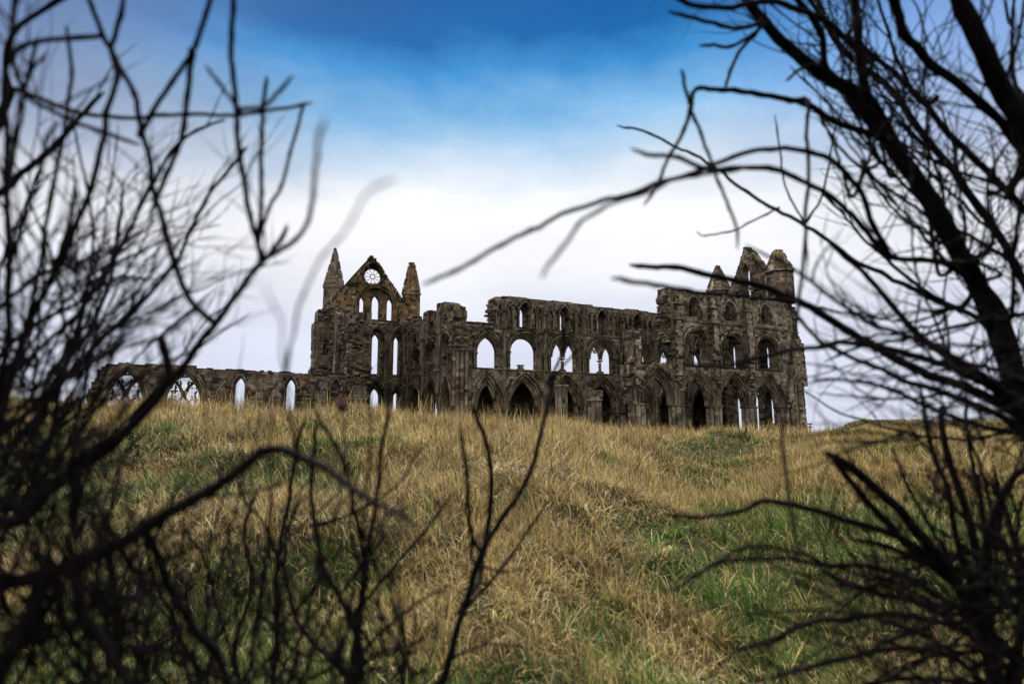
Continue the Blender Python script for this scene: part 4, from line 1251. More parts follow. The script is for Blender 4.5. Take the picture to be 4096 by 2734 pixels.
me.polygons.add(nb * 3); me.polygons.foreach_set('loop_start', ls.ravel())
me.update(calc_edges=True)
at = me.attributes.new('col', 'FLOAT_COLOR', 'FACE')
cc = np.ones((nb, 3, 4), np.float32); cc[:, :, :3] = bc[:, None, :]
at.data.foreach_set('color', cc.ravel())
m, t, p = new_mat('grass_blade')
n = t.nodes.new; l = t.links.new
at = n('ShaderNodeAttribute'); at.attribute_name = 'col'
l(at.outputs['Color'], p.inputs['Base Color']); p.inputs['Roughness'].default_value = .6; p.inputs['Specular IOR Level'].default_value = .25
tr = n('ShaderNodeBsdfTranslucent'); l(at.outputs['Color'], tr.inputs[0])
mx = n('ShaderNodeMixShader'); mx.inputs[0].default_value = .28
l(p.outputs[0], mx.inputs[1]); l(tr.outputs[0], mx.inputs[2]); l(mx.outputs[0], t.nodes['Material Output'].inputs[0])
me.materials.append(m)
gr_o = bpy.data.objects.new('grass', me); COL.objects.link(gr_o)
tag(gr_o, 'long dry straw-coloured grass mixed with green tufts on the slope', None, None, 'stuff')
print('blades', nb)

# ------------------------------------------------------------------ bare shrubs and saplings
FW = 1435.5                                         # focal length for a picture 2349 wide
def W(x, y, dist):
    r, u, f = x - 1174.5, 784 - y, FW
    v = Vector((r, f * math.cos(PITCH) - u * math.sin(PITCH), f * math.sin(PITCH) + u * math.cos(PITCH)))
    return v * (dist / FW) + Vector((0, 0, EYE))
def to_px(p):
    z = p.z - EYE
    f = p.y * math.cos(PITCH) + z * math.sin(PITCH); u = -p.y * math.sin(PITCH) + z * math.cos(PITCH)
    return (1174.5 + FW * p.x / f, 784 - FW * u / f) if f > .05 else (9999, 9999)
def open_view(p):
    """the gap in the thicket through which the abbey is seen stays free of side twigs"""
    x, y = to_px(p)
    return 690 < x < 1830 and 120 < y < 985 or (690 < x < 1400 and y < 1000) or (1080 < x < 1780 and 900 < y < 1400)
def cat(pts, sub=5):
    P_ = [pts[0]] + list(pts) + [pts[-1]]
    o = []
    for i in range(1, len(P_) - 2):
        a, b, c, e = P_[i - 1], P_[i], P_[i + 1], P_[i + 2]
        for k in range(sub):
            t_ = k / sub
            o.append(.5 * ((2 * b) + (c - a) * t_ + (2 * a - 5 * b + 4 * c - e) * t_ ** 2 + (3 * b - a - 3 * c + e) * t_ ** 3))
    o.append(P_[-2]); return o
tg = random.Random(23)
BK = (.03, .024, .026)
def kink(path):
    """shoots change direction a little at every node"""
    o = []; off = Vector(); tgt = Vector(); run = 0; step_ = .09; prev = path[0]
    for i, p_ in enumerate(path):
        run += (p_ - prev).length; prev = p_
        if run > step_:
            run = 0; off = tgt; step_ = tg.uniform(.05, .12)
            tgt = Vector((tg.gauss(0, 1), tg.gauss(0, 1), tg.gauss(0, 1))) * .0032
        o.append(p_ + off.lerp(tgt, min(1, run / step_)))
    return o
def knobby(path, r0, r1):
    """radii along a path, thickened at the buds"""
    o = []; L_ = len(path); nxt = 2
    for i in range(L_):
        r = r0 + (r1 - r0) * (i / max(1, L_ - 1)) ** .8
        if i > L_ - 4: r *= (.85, .65, .4)[i - L_ + 3]
        if i == nxt: r *= 1 + tg.uniform(.10, .42) * min(1, .0035 / r); nxt = i + tg.randint(3, 6)
        o.append(r)
    return o
TW_MUL = 2.4
def add_twigs(mb, path, per_m, lo, hi, depth=1, rmax=.003, guard=True):
    tot = sum((path[i + 1] - path[i]).length for i in range(len(path) - 1))
    for _ in range(int(tot * per_m * TW_MUL + tg.random())):
        i = tg.randint(1, len(path) - 2)
        s = path[i]; t_ = (path[i + 1] - path[i - 1]).normalized()
        rnd = Vector((tg.gauss(0, 1), tg.gauss(0, .8), tg.gauss(0, 1))); perp = (rnd - t_ * rnd.dot(t_)).normalized()
        an = tg.uniform(.45, 1.05)
        dv = t_ * math.cos(an) + perp * math.sin(an) + Vector((0, 0, .15))
        ln_ = tg.uniform(lo, hi); ns = max(4, int(ln_ / .035))
        p_ = [s.copy()]
        dv.normalize()
        bend = Vector((tg.gauss(0, .10), tg.gauss(0, .10), tg.gauss(.05, .10)))
        for k in range(ns):
            dv = (dv + bend * .55 + Vector((tg.gauss(0, .11), tg.gauss(0, .11), tg.gauss(0, .11)))).normalized()
            p_.append(p_[-1] + dv * (ln_ / ns))
        if guard and (open_view(p_[-1]) or open_view(p_[len(p_) // 2])): continue
        r = rmax * tg.uniform(.6, 1.0)
        mb.tube(p_, knobby(p_, r, r * .45), 5, BK)
        if depth > 1: add_twigs(mb, p_, per_m * .9, lo * .4, hi * .55, depth - 1, rmax * .7, guard)
def plant(name, label, cat_, base, hub, branches, group=None, trunk_r=.03, twig_r=.0028):
    """base: foot on the ground; hub: where the stems part; each branch is (points, width0, width1, dist0, dist1, twigs per metre, twig length)"""
    bx_, by_ = base
    bz_ = float(ground_z(bx_, by_))
    root = empty(name, (bx_, by_, bz_))
    tag(root, label, cat_, group)
    O = (bx_, by_, bz_)
    hubp = W(*hub)
    m_ = MB()
    foot = Vector((bx_, by_, bz_ - .08))
    mid = foot.lerp(hubp, .5) + Vector((.04, .05, .0))
    tp = cat([foot, mid, hubp], 5)
    m_.tube(tp, [trunk_r * (1.25 - .35 * i / len(tp)) for i in range(len(tp))], 10, BK)
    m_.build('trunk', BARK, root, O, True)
    placed = list(tp)
    for br in branches:
        pp, w0, w1, d0, d1, per, ln_ = br[:7]
        free = len(br) > 7
        tot = sum(math.hypot(pp[i + 1][0] - pp[i][0], pp[i + 1][1] - pp[i][1]) for i in range(len(pp) - 1)) or 1
        acc = 0; P3_ = []
        for i, (x, y) in enumerate(pp):
            if i: acc += math.hypot(x - pp[i - 1][0], y - pp[i - 1][1])
            P3_.append(W(x, y, d0 + (d1 - d0) * acc / tot))
        near = min(placed, key=lambda v_: (v_ - P3_[0]).length)
        if (near - P3_[0]).length > .12:           # prefer a parent point the shoot grows away from
            h_ = (P3_[1] - P3_[0]).normalized()
            near = min(placed, key=lambda v_: (P3_[0] - v_).length * (1.7 - (P3_[0] - v_).normalized().dot(h_)))
        ra, rb = w0 * d0 / FW / 2, w1 * d1 / FW / 2
        if (near - P3_[0]).length > .004:          # run on to the stem it grows from
            px_, py_ = to_px(P3_[0])
            inside = 0 < px_ < 2349 and 0 < py_ < 1568
            src = near if (near - P3_[0]).length < 1.6 else hubp
            dirn = (P3_[0] - P3_[1]).normalized()
            gap = (src - P3_[0]).length
            P3_ = [src, P3_[0] + dirn * min(gap * .3, .07) + (src - P3_[0]) * .35] + P3_
        path = kink(cat(P3_, 6))
        path = [p_ + Vector((tg.gauss(0, 1), tg.gauss(0, 1), tg.gauss(0, 1))) * (.0005 * (d0 + d1) / 2) for p_ in path]
        m_ = MB()
        m_.tube(path, knobby(path, ra, rb), 8 if ra > .006 else 6, BK)
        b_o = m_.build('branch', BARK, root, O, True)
        placed += path
        if per > 0:
            m_ = MB()
            add_twigs(m_, path, per, ln_[0], ln_[1], 2, min(twig_r, max(ra * .6, .0012)), not free)
            if m_.f:
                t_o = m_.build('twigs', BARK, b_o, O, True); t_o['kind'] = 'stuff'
    return root

S_ = (.08, .30); M_ = (.15, .52)
def shoots(n, xs, ys, ang, ln, wid, dist, per=2.0, curve=.35, tl=None):
    """n thin shoots: start in a picture window, heading ang degrees (0 right, 90 up) for ln pixels"""
    o = []
    while len(o) < n:
        x, y = tg.uniform(*xs), tg.uniform(*ys)
        a = math.radians(tg.uniform(*ang)); c = tg.gauss(0, curve); L_ = tg.uniform(*ln); k = 5
        pp = [(x, y)]
        for i in range(k):
            a += c / k + tg.gauss(0, .09)
            pp.append((pp[-1][0] + math.cos(a) * L_ / k, pp[-1][1] - math.sin(a) * L_ / k))
        ex, ey = pp[-1]
        if 690 < ex < 1800 and ey < 1000 or 1000 < ex < 1600 and ey < 1350 or 730 < pp[3][0] < 1800 and pp[3][1] < 1000: continue
        w_ = tg.uniform(*wid); d_ = tg.uniform(*dist)
        o.append((pp, w_, w_ * .35, d_, d_ + tg.uniform(-.2, .25), per, tl or S_))
    return o
plant('bare_shrub', 'large leafless shrub with tall forking stems along the left edge', 'shrub', (-1.75, 1.0), (-330, 1500, 1.5), [
    ([(-30, 1215), (60, 1190), (130, 1110), (210, 1050), (290, 990), (350, 920), (410, 850), (450, 790), (495, 742), (540, 680), (580, 620), (620, 580), (650, 540), (660, 515)], 32, 9, 1.45, 1.45, 4, S_),
    ([(495, 742), (450, 705), (410, 640), (385, 560), (365, 480), (345, 400), (325, 310), (312, 230), (275, 165), (235, 100), (200, 0), (190, -40)], 15, 11, 1.45, 1.4, 3, S_),
    ([(600, 590), (590, 550), (575, 500), (560, 430), (550, 350), (545, 270), (530, 160), (533, 80), (542, -40)], 13, 12, 1.45, 1.35, 0, S_),
    ([(590, 550), (600, 470), (600, 380), (603, 290), (607, 220), (612, 175)], 11, 9, 1.45, 1.5, 0, S_),
    ([(597, 535), (620, 470), (650, 420), (672, 340), (690, 280), (700, 240)], 10, 8, 1.45, 1.5, 0, S_),
    ([(552, 258), (510, 200), (470, 150)], 11, 8, 1.37, 1.2, 0, S_),
    ([(552, 250), (600, 245), (640, 212), (672, 178)], 12, 9, 1.37, 1.3, 0, S_),
    ([(20, 190), (60, 215), (150, 252), (230, 265), (330, 268), (430, 262), (540, 262), (630, 252), (720, 240)], 12, 8, 1.6, 1.55, .6, S_),
    ([(60, 215), (110, 250), (180, 285), (260, 310), (318, 328)], 12, 9, 1.3, 1.4, .5, S_),
    ([(325, 305), (360, 240), (410, 170), (445, 120), (465, 50), (485, -30)], 12, 12, 1.45, 1.3, 0, S_),
    ([(440, 125), (430, 220), (415, 320), (385, 400), (345, 510)], 15, 11, 1.35, 1.5, 1, S_),
    ([(-25, 1050), (10, 850), (25, 600), (20, 460), (18, 330), (8, 200), (25, 100), (30, -40)], 20, 11, 1.3, 1.2, 4, M_),
    ([(-20, 450), (40, 400), (90, 365), (140, 320), (190, 265), (240, 212)], 20, 10, 1.7, 1.8, 1, S_),
    ([(0, 980), (60, 760), (120, 640), (165, 520), (180, 410)], 22, 9, 1.5, 1.5, 6, M_),
    ([(25, 600), (55, 500), (90, 400), (108, 320), (135, 280)], 14, 8, 1.3, 1.2, 2, S_),
    ([(20, 430), (40, 300), (60, 180), (90, 88)], 12, 8, 1.3, 1.25, 1, S_),
    ([(62, 170), (112, 122)], 9, 7, 1.28, 1.25, 0, S_),
    ([(60, 760), (100, 560), (140, 350), (155, 230), (165, 150), (157, 55)], 12, 8, 1.5, 1.4, 1.5, S_),
    ([(120, 640), (200, 470), (225, 330), (250, 230), (270, 110), (283, -40)], 15, 11, 1.5, 1.35, 1.5, S_),
    ([(-20, 900), (90, 800), (190, 700), (280, 560), (350, 420), (420, 320), (520, 275)], 14, 7, 1.5, 1.9, 3, S_),
    ([(0, 1000), (120, 900), (230, 780), (330, 690), (400, 600), (470, 470), (540, 370), (565, 340)], 16, 7, 1.55, 1.9, 4, S_),
    ([(20, 940), (150, 870), (280, 800), (380, 770), (470, 690)], 14, 8, 1.2, 1.3, 6, S_),
    ([(-20, 830), (90, 740), (180, 690), (270, 640), (350, 640)], 13, 6, 1.8, 2.0, 6, S_),
    ([(-10, 720), (60, 650), (140, 610), (230, 590), (330, 520)], 12, 6, 1.6, 1.6, 6, S_),
    ([(150, 1090), (200, 950), (260, 820), (300, 700), (370, 560)], 14, 6, 1.4, 1.5, 5, S_),
    ([(60, 1150), (110, 1000), (150, 850), (230, 720), (270, 560), (280, 410)], 14, 6, 1.7, 1.9, 5, S_),
    ([(612, 590), (655, 565), (692, 530), (713, 470), (725, 400), (735, 320), (741, 265)], 13, 9, 1.45, .62, 0, S_),
    ([(300, 980), (180, 1050), (170, 1120), (160, 1200)], 22, 26, 1.25, 1.2, 2, S_),
    ([(-20, 1120), (40, 1010), (120, 940), (220, 900), (330, 860)], 20, 8, 1.3, 1.4, 5, S_),
] + shoots(30, (-40, 140), (820, 1180), (35, 85), (350, 700), (7, 12), (1.2, 2.0), 3) + shoots(20, (-30, 200), (520, 900), (30, 95), (220, 480), (5, 9), (1.1, 2.0), 3), trunk_r=.05, twig_r=.0026)
plant('bare_shrub', 'thick dark crooked limb reaching up to the right across the lower left', 'shrub', (-1.35, .75), (-160, 1560, 1.1), [
    ([(-40, 1345), (60, 1330), (170, 1300), (260, 1250), (350, 1195), (450, 1140), (530, 1090), (600, 1035)], 44, 24, 1.1, 1.25, 2, S_),
    ([(600, 1035), (645, 1030), (700, 1055), (760, 1085), (830, 1140), (900, 1180), (960, 1200)], 26, 12, 1.25, .95, .5, S_),
    ([(690, 1050), (662, 940), (655, 850), (690, 720), (740, 600), (790, 530), (845, 445), (905, 410)], 9, 6, 1.2, .60, 0, S_),
    ([(655, 870), (645, 760), (615, 640)], 6, 5, .95, .6, 0, S_),
    ([(170, 1300), (190, 1400), (240, 1480), (300, 1600)], 24, 28, 1.1, 1.0, 5, M_),
    ([(100, 1320), (70, 1420), (30, 1500), (-30, 1600)], 40, 44, 1.1, 1.0, 5, M_),
    ([(330, 1205), (380, 1310), (430, 1420), (490, 1500), (540, 1610)], 17, 19, 1.2, 1.4, 2, S_),
    ([(200, 1290), (250, 1180), (280, 1060), (350, 980)], 16, 8, 1.1, 1.3, 4, M_),
    ([(20, 1330), (60, 1230), (90, 1110), (170, 1000)], 18, 7, 1.1, 1.2, 5, M_),
    ([(450, 1140), (560, 1130), (640, 1110), (720, 1060)], 12, 5, 1.22, 1.3, 2, S_),
    ([(-60, 1480), (60, 1440), (160, 1430), (280, 1390), (360, 1340)], 24, 8, 1.0, 1.2, 6, M_),
    ([(-60, 1250), (20, 1150), (60, 1060), (80, 960)], 24, 8, 1.0, 1.1, 5, M_),
] + shoots(34, (-60, 360), (1330, 1600), (40, 130), (250, 560), (7, 15), (.9, 1.5), 4.5), trunk_r=.045, twig_r=.0030)
plant('bare_sapling', 'slender upright twig rising alone in front of the arcade, right of the other stems', 'sapling', (-.32, 1.95), (990, 1600, 2.05), [
    ([(1010, 1590), (1060, 1400), (1100, 1270), (1150, 1190), (1200, 1120), (1235, 1040), (1250, 970), (1262, 890), (1268, 850)], 20, 8, 1.8, 2.0, .3, (.05, .1), 1),
    ([(1266, 860), (1290, 810), (1295, 770), (1288, 745)], 8, 6, 2.3, 2.0, 0, S_),
    ([(1262, 880), (1300, 830), (1350, 790), (1400, 760)], 8, 5, 2.3, 1.6, 0, S_),
    ([(1100, 1270), (1075, 1200), (1075, 1110), (1065, 1030), (1050, 980)], 14, 9, 2.1, 1.5, .4, S_),
    ([(1110, 1260), (1130, 1150), (1125, 1060), (1105, 980), (1085, 930)], 15, 10, 2.1, 1.8, .5, S_),
    ([(1060, 1400), (1130, 1330), (1200, 1230), (1260, 1150)], 12, 5, 2.0, 2.2, 1.5, S_, 1),
    ([(1090, 1290), (1150, 1310), (1210, 1305)], 10, 5, 2.0, 1.7, .5, S_),
    ([(1020, 1540), (1050, 1500), (1120, 1480), (1200, 1480)], 10, 4, 2.0, 1.8, 2, S_),
], trunk_r=.022, twig_r=.0026)
plant('bare_sapling', 'dark forking upright stems left of the lone slender twig', 'sapling', (-.75, 1.75), (800, 1620, 1.85), [
    ([(800, 1610), (815, 1450), (835, 1300), (860, 1150), (880, 1020), (890, 930), (892, 880)], 19, 7, 1.7, 1.8, 1.2, S_),
    ([(840, 1280), (810, 1150), (790, 1060), (740, 980), (720, 935)], 12, 6, 1.85, 1.6, 1, S_),
    ([(815, 1450), (740, 1290), (715, 1160), (720, 1050), (730, 960)], 16, 7, 1.85, 2.0, 1.5, S_),
    ([(820, 1400), (900, 1300), (980, 1210), (1030, 1130)], 14, 6, 1.85, 2.0, 1.5, S_),
    ([(810, 1520), (900, 1430), (960, 1380), (1040, 1340)], 14, 5, 1.8, 1.6, 2, S_),
    ([(805, 1560), (700, 1450), (660, 1350), (655, 1250), (690, 1130)], 16, 7, 1.85, 1.9, 2, S_),
    ([(835, 1300), (770, 1240), (680, 1230), (640, 1180)], 9, 4, 1.85, 1.7, 2, S_),
    ([(860, 1150), (930, 1090), (960, 1030)], 8, 4, 1.95, 1.7, 1, S_),
    ([(800, 1580), (860, 1500), (960, 1470), (1020, 1400)], 12, 5, 1.7, 1.5, 3, S_),
] + shoots(20, (620, 1000), (1480, 1610), (55, 125), (240, 520), (6, 11), (1.1, 1.8), 3), trunk_r=.028, twig_r=.0026)
plant('bare_sapling', 'thin tangled upright stems between the crooked limb and the forking stems', 'sapling', (-1.15, 1.75), (560, 1640, 1.95), [
    ([(620, 1620), (635, 1420), (640, 1280), (665, 1130), (680, 1020), (700, 960)], 18, 7, 1.9, 2.1, 2, S_),
    ([(560, 1620), (540, 1480), (580, 1350), (560, 1220), (590, 1120)], 15, 6, 1.95, 2.0, 3, S_),
    ([(520, 1620), (430, 1500), (390, 1400), (340, 1290), (345, 1150)], 15, 6, 1.95, 1.8, 3, S_),
    ([(640, 1280), (600, 1200), (560, 1150), (540, 1080)], 9, 5, 1.9, 1.7, 2, S_),
    ([(630, 1440), (700, 1380), (740, 1300), (770, 1180)], 11, 5, 1.9, 1.6, 2, S_),
    ([(600, 1600), (480, 1540), (420, 1500), (330, 1480)], 12, 5, 1.8, 1.6, 4, M_),
    ([(540, 1540), (500, 1400), (470, 1300), (420, 1200)], 11, 5, 1.8, 1.8, 3, S_),
] + shoots(30, (180, 700), (1420, 1610), (55, 125), (260, 600), (6, 12), (1.2, 1.9), 3.5), trunk_r=.024, twig_r=.0026)
plant('bare_tree', 'big leafless tree with thick black limbs leaning in from the right edge', 'tree', (2.75, 2.15), (2560, 1420, 2.5), [
    ([(2440, 1180), (2360, 960), (2300, 800), (2255, 690), (2190, 560), (2120, 440), (2050, 340), (1975, 240), (1905, 180), (1830, 125), (1760, 60), (1690, -40)], 64, 21, 2.4, 2.2, 5, M_),
    ([(2405, 1070), (2470, 930), (2495, 760), (2440, 500), (2349, 310), (2290, 190), (2245, 100), (2180, -40)], 52, 42, 2.2, 2.0, 4, M_),
    ([(2480, 640), (2420, 560), (2330, 460), (2240, 370), (2170, 300), (2110, 230), (2060, 180), (1990, 120), (1900, 60), (1840, -30)], 20, 10, 2.3, 2.5, 6, M_),
    ([(2270, 720), (2220, 610), (2160, 480), (2090, 390), (2050, 330), (2005, 250), (1978, 170), (1965, 60), (1955, -40)], 32, 18, 2.4, 2.2, 4, M_),
    ([(2440, 900), (2349, 640), (2220, 440), (2120, 310), (2030, 190), (1930, 110), (1860, -30)], 22, 12, 2.7, 2.9, 6, M_),
    ([(2500, 520), (2349, 350), (2280, 265), (2200, 195), (2110, 120), (2060, 40), (2030, -40)], 18, 22, 2.2, 2.0, 4, M_),
    ([(2350, 900), (2300, 720), (2220, 600), (2150, 500), (2090, 440)], 30, 12, 2.7, 2.8, 5, M_),
    ([(2160, 500), (2040, 300), (2000, 230), (1900, 160), (1880, 60), (1800, -30)], 18, 14, 2.4, 2.1, 3, M_),
    ([(2030, 320), (1950, 290), (1900, 270), (1850, 240), (1780, 222), (1700, 208), (1640, 205), (1598, 203), (1582, 250), (1560, 320), (1530, 370), (1505, 430), (1480, 470)], 19, 7, 2.2, 1.7, 0, S_),
    ([(1584, 245), (1572, 205), (1560, 155)], 9, 8, 1.9, 1.8, 0, S_),
    ([(1590, 265), (1620, 330), (1650, 420), (1680, 500), (1695, 575)], 10, 7, 1.88, 1.6, 0, S_),
    ([(1855, 240), (1852, 300), (1855, 400), (1848, 560), (1832, 700), (1812, 850), (1800, 1000), (1815, 1150), (1835, 1300)], 10, 8, 2.0, 1.3, .2, S_),
    ([(2230, 640), (2150, 600), (2040, 585), (1985, 530), (1930, 470), (1850, 420), (1760, 385), (1640, 385), (1540, 360), (1450, 342)], 17, 10, 2.3, 1.4, 0, S_),
    ([(2040, 585), (2010, 520), (1960, 420), (1900, 365), (1800, 342), (1700, 352), (1600, 390), (1480, 430), (1380, 460), (1250, 510), (1150, 560), (1060, 610), (970, 657)], 16, 9, 2.0, 1.15, 0, S_),
    ([(1850, 420), (1764, 386), (1690, 386), (1600, 400), (1480, 440), (1350, 495), (1290, 560), (1235, 632)], 11, 9, 1.7, 1.0, 0, S_),
    ([(2300, 800), (2240, 730), (2130, 680), (2050, 640), (1960, 595), (1870, 530), (1780, 480), (1700, 430), (1620, 370), (1540, 330), (1470, 300), (1415, 283)], 16, 5, 2.6, 3.0, .8, S_),
    ([(1845, 515), (1810, 440), (1790, 350), (1775, 260)], 6, 4, 2.8, 2.7, 0, S_),
    ([(1845, 515), (1890, 440), (1910, 330), (1935, 240)], 6, 4, 2.8, 2.7, 0, S_),
    ([(1780, 480), (1700, 520), (1620, 540), (1600, 530)], 6, 3, 2.8, 2.6, 0, S_),
    ([(2400, 1000), (2250, 900), (2130, 860), (2000, 790), (1900, 730), (1830, 690), (1750, 660), (1650, 635), (1560, 615), (1500, 610), (1445, 608)], 26, 11, 2.3, 1.9, .4, S_),
    ([(1830, 690), (1740, 688), (1650, 676), (1560, 662), (1480, 650), (1405, 635)], 12, 12, 2.0, 1.3, 0, S_),
    ([(2400, 940), (2200, 850), (2050, 800), (1950, 790), (1850, 798), (1750, 822), (1650, 832), (1560, 838)], 20, 8, 2.2, 1.6, .5, S_),
    ([(2460, 1060), (2300, 960), (2200, 915), (2100, 880), (2000, 840), (1880, 780), (1800, 700)], 24, 7, 2.2, 1.9, 2, S_),
    ([(2349, 950), (2240, 860), (2100, 760), (1990, 640), (1900, 560)], 28, 8, 2.2, 2.2, 3, M_),
    ([(2420, 980), (2300, 890), (2150, 800), (2000, 740), (1880, 660), (1790, 600), (1710, 560)], 18, 6, 2.0, 1.5, 1.5, S_),
    ([(2380, 1000), (2200, 960), (2060, 900), (1960, 870), (1850, 880)], 20, 6, 2.0, 1.8, 3, S_),
    ([(2349, 720), (2240, 740), (2100, 770), (1980, 790), (1890, 830)], 12, 6, 2.3, 2.0, 2, S_),
    ([(1985, 130), (1900, 60), (1800, 10), (1720, 8), (1660, 18), (1600, 15), (1530, -15)], 16, 12, 2.3, 1.8, 0, S_),
    ([(1755, 55), (1680, 62), (1600, 42), (1530, 25)], 12, 9, 2.2, 1.8, 0, S_),
    ([(1760, 50), (1710, 92), (1660, 106), (1602, 105)], 10, 8, 2.2, 1.9, 0, S_),
    ([(1745, 40), (1738, 70), (1700, 110), (1675, 160), (1662, 208)], 11, 8, 2.2, 2.0, 0, S_),
    ([(1905, 180), (1860, 150), (1800, 185)], 10, 8, 2.2, 2.1, 0, S_),
    ([(2300, 200), (2330, 120), (2349, 40), (2360, -30)], 10, 6, 2.1, 2.0, 3, M_),
    ([(2340, 300), (2360, 180), (2400, 80)], 9, 6, 2.1, 2.0, 4, M_),
] + shoots(14, (2120, 2360), (350, 900), (95, 165), (250, 600), (8, 14), (2.0, 2.7), 2.5, tl=M_) + shoots(10, (1930, 2200), (200, 520), (75, 140), (180, 420), (8, 13), (2.0, 2.6), 2.5, tl=M_) + shoots(8, (2250, 2380), (100, 500), (50, 100), (200, 450), (8, 12), (2.0, 2.5), 2.5, tl=M_) + shoots(20, (2100, 2380), (700, 1020), (140, 205), (250, 560), (6, 11), (1.5, 2.4), 3.5), trunk_r=.13, twig_r=.0038)
plant('bare_shrub', 'low dark shrub with branches spreading leftward over the grass at the lower right', 'shrub', (2.35, 1.75), (2330, 1640, 2.0), [
    ([(2300, 1620), (2250, 1450), (2170, 1300), (2080, 1190), (2000, 1115), (1935, 1062), (1895, 1040)], 38, 17, 2.0, 1.7, 3, M_),
    ([(2200, 1350), (2080, 1240), (1990, 1150), (1940, 1090), (1905, 1048)], 26, 14, 1.9, 1.7, 2, S_),
    ([(2230, 1380), (2100, 1250), (1950, 1195), (1850, 1165), (1760, 1150), (1700, 1172), (1600, 1180), (1520, 1178)], 22, 9, 1.9, 1.6, .6, S_),
    ([(2250, 1400), (2200, 1250), (2170, 1120), (2130, 1000), (2110, 880)], 22, 9, 1.95, 1.9, 3, M_),
    ([(2260, 1420), (2240, 1250), (2200, 1130), (2165, 1010), (2160, 930)], 30, 12, 2.0, 2.2, 3, M_),
    ([(2250, 1430), (2100, 1330), (2000, 1300), (1900, 1295), (1790, 1280), (1680, 1290), (1560, 1330)], 18, 7, 1.9, 1.6, 1.2, S_),
    ([(1900, 1295), (1800, 1255), (1720, 1250), (1640, 1290), (1520, 1360)], 11, 7, 1.8, 1.5, .6, S_),
    ([(2349, 1530), (2220, 1440), (2060, 1410), (1900, 1420), (1780, 1460), (1680, 1490)], 26, 8, 1.8, 1.6, 3, M_),
    ([(2400, 1460), (2250, 1330), (2130, 1290), (2030, 1250), (1950, 1240)], 34, 10, 1.9, 1.8, 4, M_),
    ([(2300, 1600), (2180, 1500), (2050, 1480), (1900, 1520), (1760, 1560)], 24, 10, 1.7, 1.5, 4, M_),
    ([(2250, 1400), (2270, 1220), (2320, 1100), (2380, 1060)], 30, 14, 2.0, 2.1, 3, M_),
    ([(2320, 1560), (2349, 1400), (2330, 1250), (2300, 1150), (2250, 1090)], 26, 8, 1.9, 2.0, 4, M_),
    ([(2300, 1560), (2260, 1300), (2290, 1180), (2280, 1060)], 20, 8, 2.2, 2.4, 3, M_),
    ([(2280, 1500), (2150, 1400), (2040, 1370), (1940, 1340), (1880, 1300)], 26, 8, 2.0, 2.1, 4, M_),
    ([(2349, 1600), (2200, 1560), (2050, 1560), (1900, 1590)], 20, 10, 1.7, 1.6, 4, M_),
] + shoots(10, (2180, 2380), (1280, 1600), (120, 195), (250, 620), (11, 20), (1.6, 2.1), 4, tl=M_) + shoots(7, (2130, 2380), (1250, 1560), (70, 125), (250, 480), (10, 18), (1.7, 2.2), 3, tl=M_) + shoots(14, (2080, 2360), (1300, 1580), (150, 225), (250, 560), (6, 12), (1.3, 1.9), 4, tl=S_), trunk_r=.06, twig_r=.0034)

# dry briar stems with a dark red hip at the tip
HIP = plain_mat('dark_red_hip', (.075, .014, .012), .5)
def briar(label, pp, dist, base):
    bz_ = float(ground_z(*base))
    root = empty('briar_stem', (base[0], base[1], bz_)); O = (base[0], base[1], bz_)
    tag(root, label, 'briar', 'briar stems with red hips')
    P3_ = [Vector((base[0], base[1], bz_ - .03))] + [W(x, y, dist) for x, y in pp]
    path = cat(P3_, 6)
    m_ = MB(); m_.tube(path, knobby(path, .0042, .0018), 6, BK); add_twigs(m_, path[len(path) // 2:], 3, .04, .10, 1, .0014, False)
    m_.build('stem', BARK, root, O, True)
    tip = path[-1]; ax = (path[-1] - path[-3]).normalized()
    m_ = MB()
    prof = [(-.002, .002), (.003, .008), (.010, .0125), (.018, .0125), (.025, .008), (.030, .0035), (.036, .005)]
    m_.tube([tip + ax * a_ for a_, r_ in prof], [r_ for a_, r_ in prof], 10, BK)
    m_.build('rosehip', HIP, root, O, True)
briar('thin briar stem with a dark red hip held against the left tower', [(800, 1420), (835, 1200), (850, 1000), (846, 860), (841, 775)], 1.5, (-.55, 1.45))
briar('thin briar stem whose dark red hip hangs at the grass edge below the left tower', [(700, 1430), (760, 1220), (790, 1050), (786, 945)], 1.4, (-.72, 1.35))

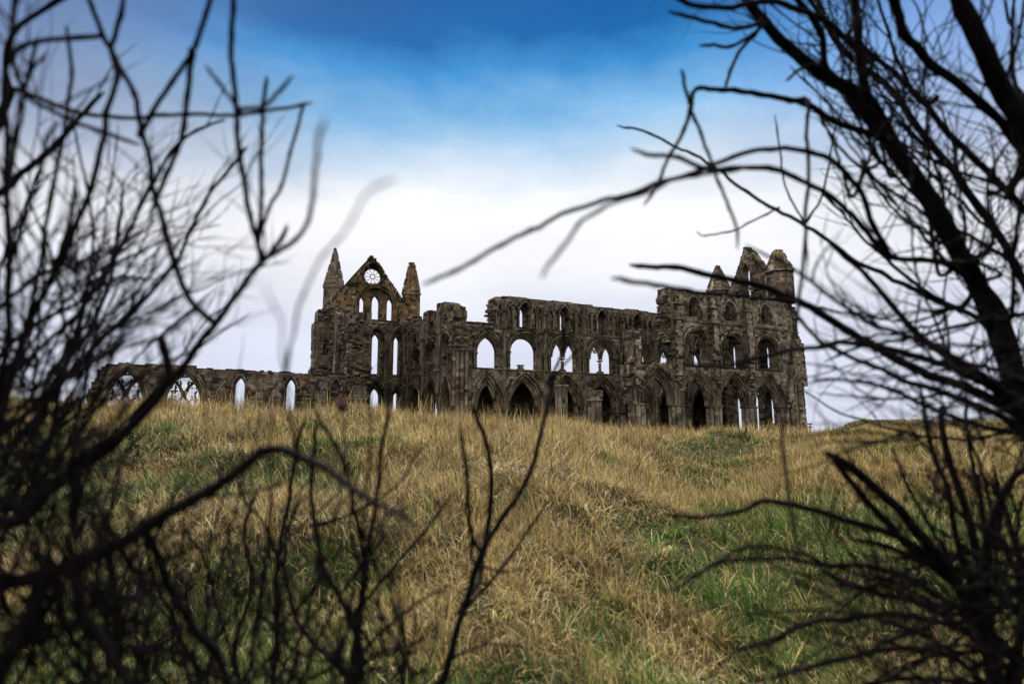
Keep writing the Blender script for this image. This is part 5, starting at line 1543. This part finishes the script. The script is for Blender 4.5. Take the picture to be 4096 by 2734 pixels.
# fallen masonry in the last arch, and a pale blue barrier beyond the right-hand corner
fm, fo = abbey_empty('fallen_masonry', 30.2, -10.6, .2)
tag(fm, 'heap of fallen stone lying in the bottom of the right-hand arch', 'stones')
m = MB(); rubble(m, FN(-10.4), 46, (28.9, 31.6), (-.2, 1.15), (-.6, .6), (.5, 1.1), 'brown', .45)
m.build('stone_heap', STONE, fm, fo)
bl, bo = abbey_empty('site_barrier', 37.6, -8, -.2)
tag(bl, 'low pale blue barrier at the foot of the ruin’s right-hand corner', 'barrier')
BLUE = plain_mat('faded_blue_paint', (.16, .25, .33), .5)
m = MB()
m.box((35.8, -8.05, 1.28), (39.6, -7.95, 1.42), BK); m.box((35.8, -8.04, .9), (39.6, -7.96, 1.05), BK)
m.build('rail', BLUE, bl, bo)
for x in (36.0, 37.6, 39.3):
    m = MB(); m.box((x - .05, -7.94, -1.0), (x + .05, -7.84, 1.5), BK); m.box((x - .2, -7.99, -1.0), (x + .2, -7.79, -.9), BK); m.build('post', BLUE, bl, bo)

# dead weed stalks standing in the grass
DEAD = plain_mat('dead_brown_seed', (.045, .026, .015), .9)
def weed(label, px, py, lean, h):
    q = W(px, py, 1.0) - Vector((0, 0, EYE))
    dist = 3.0
    while dist < 30 and (q * dist).z + EYE > float(ground_z(q.x * dist, q.y * dist)): dist += .05
    b = q * dist
    zb = float(ground_z(b.x, b.y)); O = (b.x, b.y, zb)
    root = empty('weed_stalk', O); tag(root, label, 'weed', 'dead weed stalks in the grass')
    path = cat([Vector((b.x, b.y, zb - .03)), Vector((b.x + lean * h * .3, b.y, zb + h * .4)), Vector((b.x + lean * h * .75, b.y, zb + h * .8)), Vector((b.x + lean * h, b.y, zb + h))], 6)
    m_ = MB(); m_.tube(path, [.007 - .0045 * i / len(path) for i in range(len(path))], 6, BK); m_.build('stem', DEAD, root, O)
    m_ = MB()
    for i, p_ in enumerate(path[len(path) // 2:]):
        for _ in range(5):
            o_ = Vector((tg.gauss(0, .022), tg.gauss(0, .022), tg.gauss(0, .02)))
            m_.tube([p_, p_ + o_ * .5, p_ + o_, p_ + o_ * 1.25], [.003, .004, .011, .004], 5, BK)
    m_.build('seed_head', DEAD, root, O)
weed('dark dead weed stalk leaning left on the slope below the traceried windows', 341, 1120, -.45, .75)
weed('small dark weed stalk standing near the grass crest by the right-hand corner of the ruin', 1705, 1020, .25, .6)
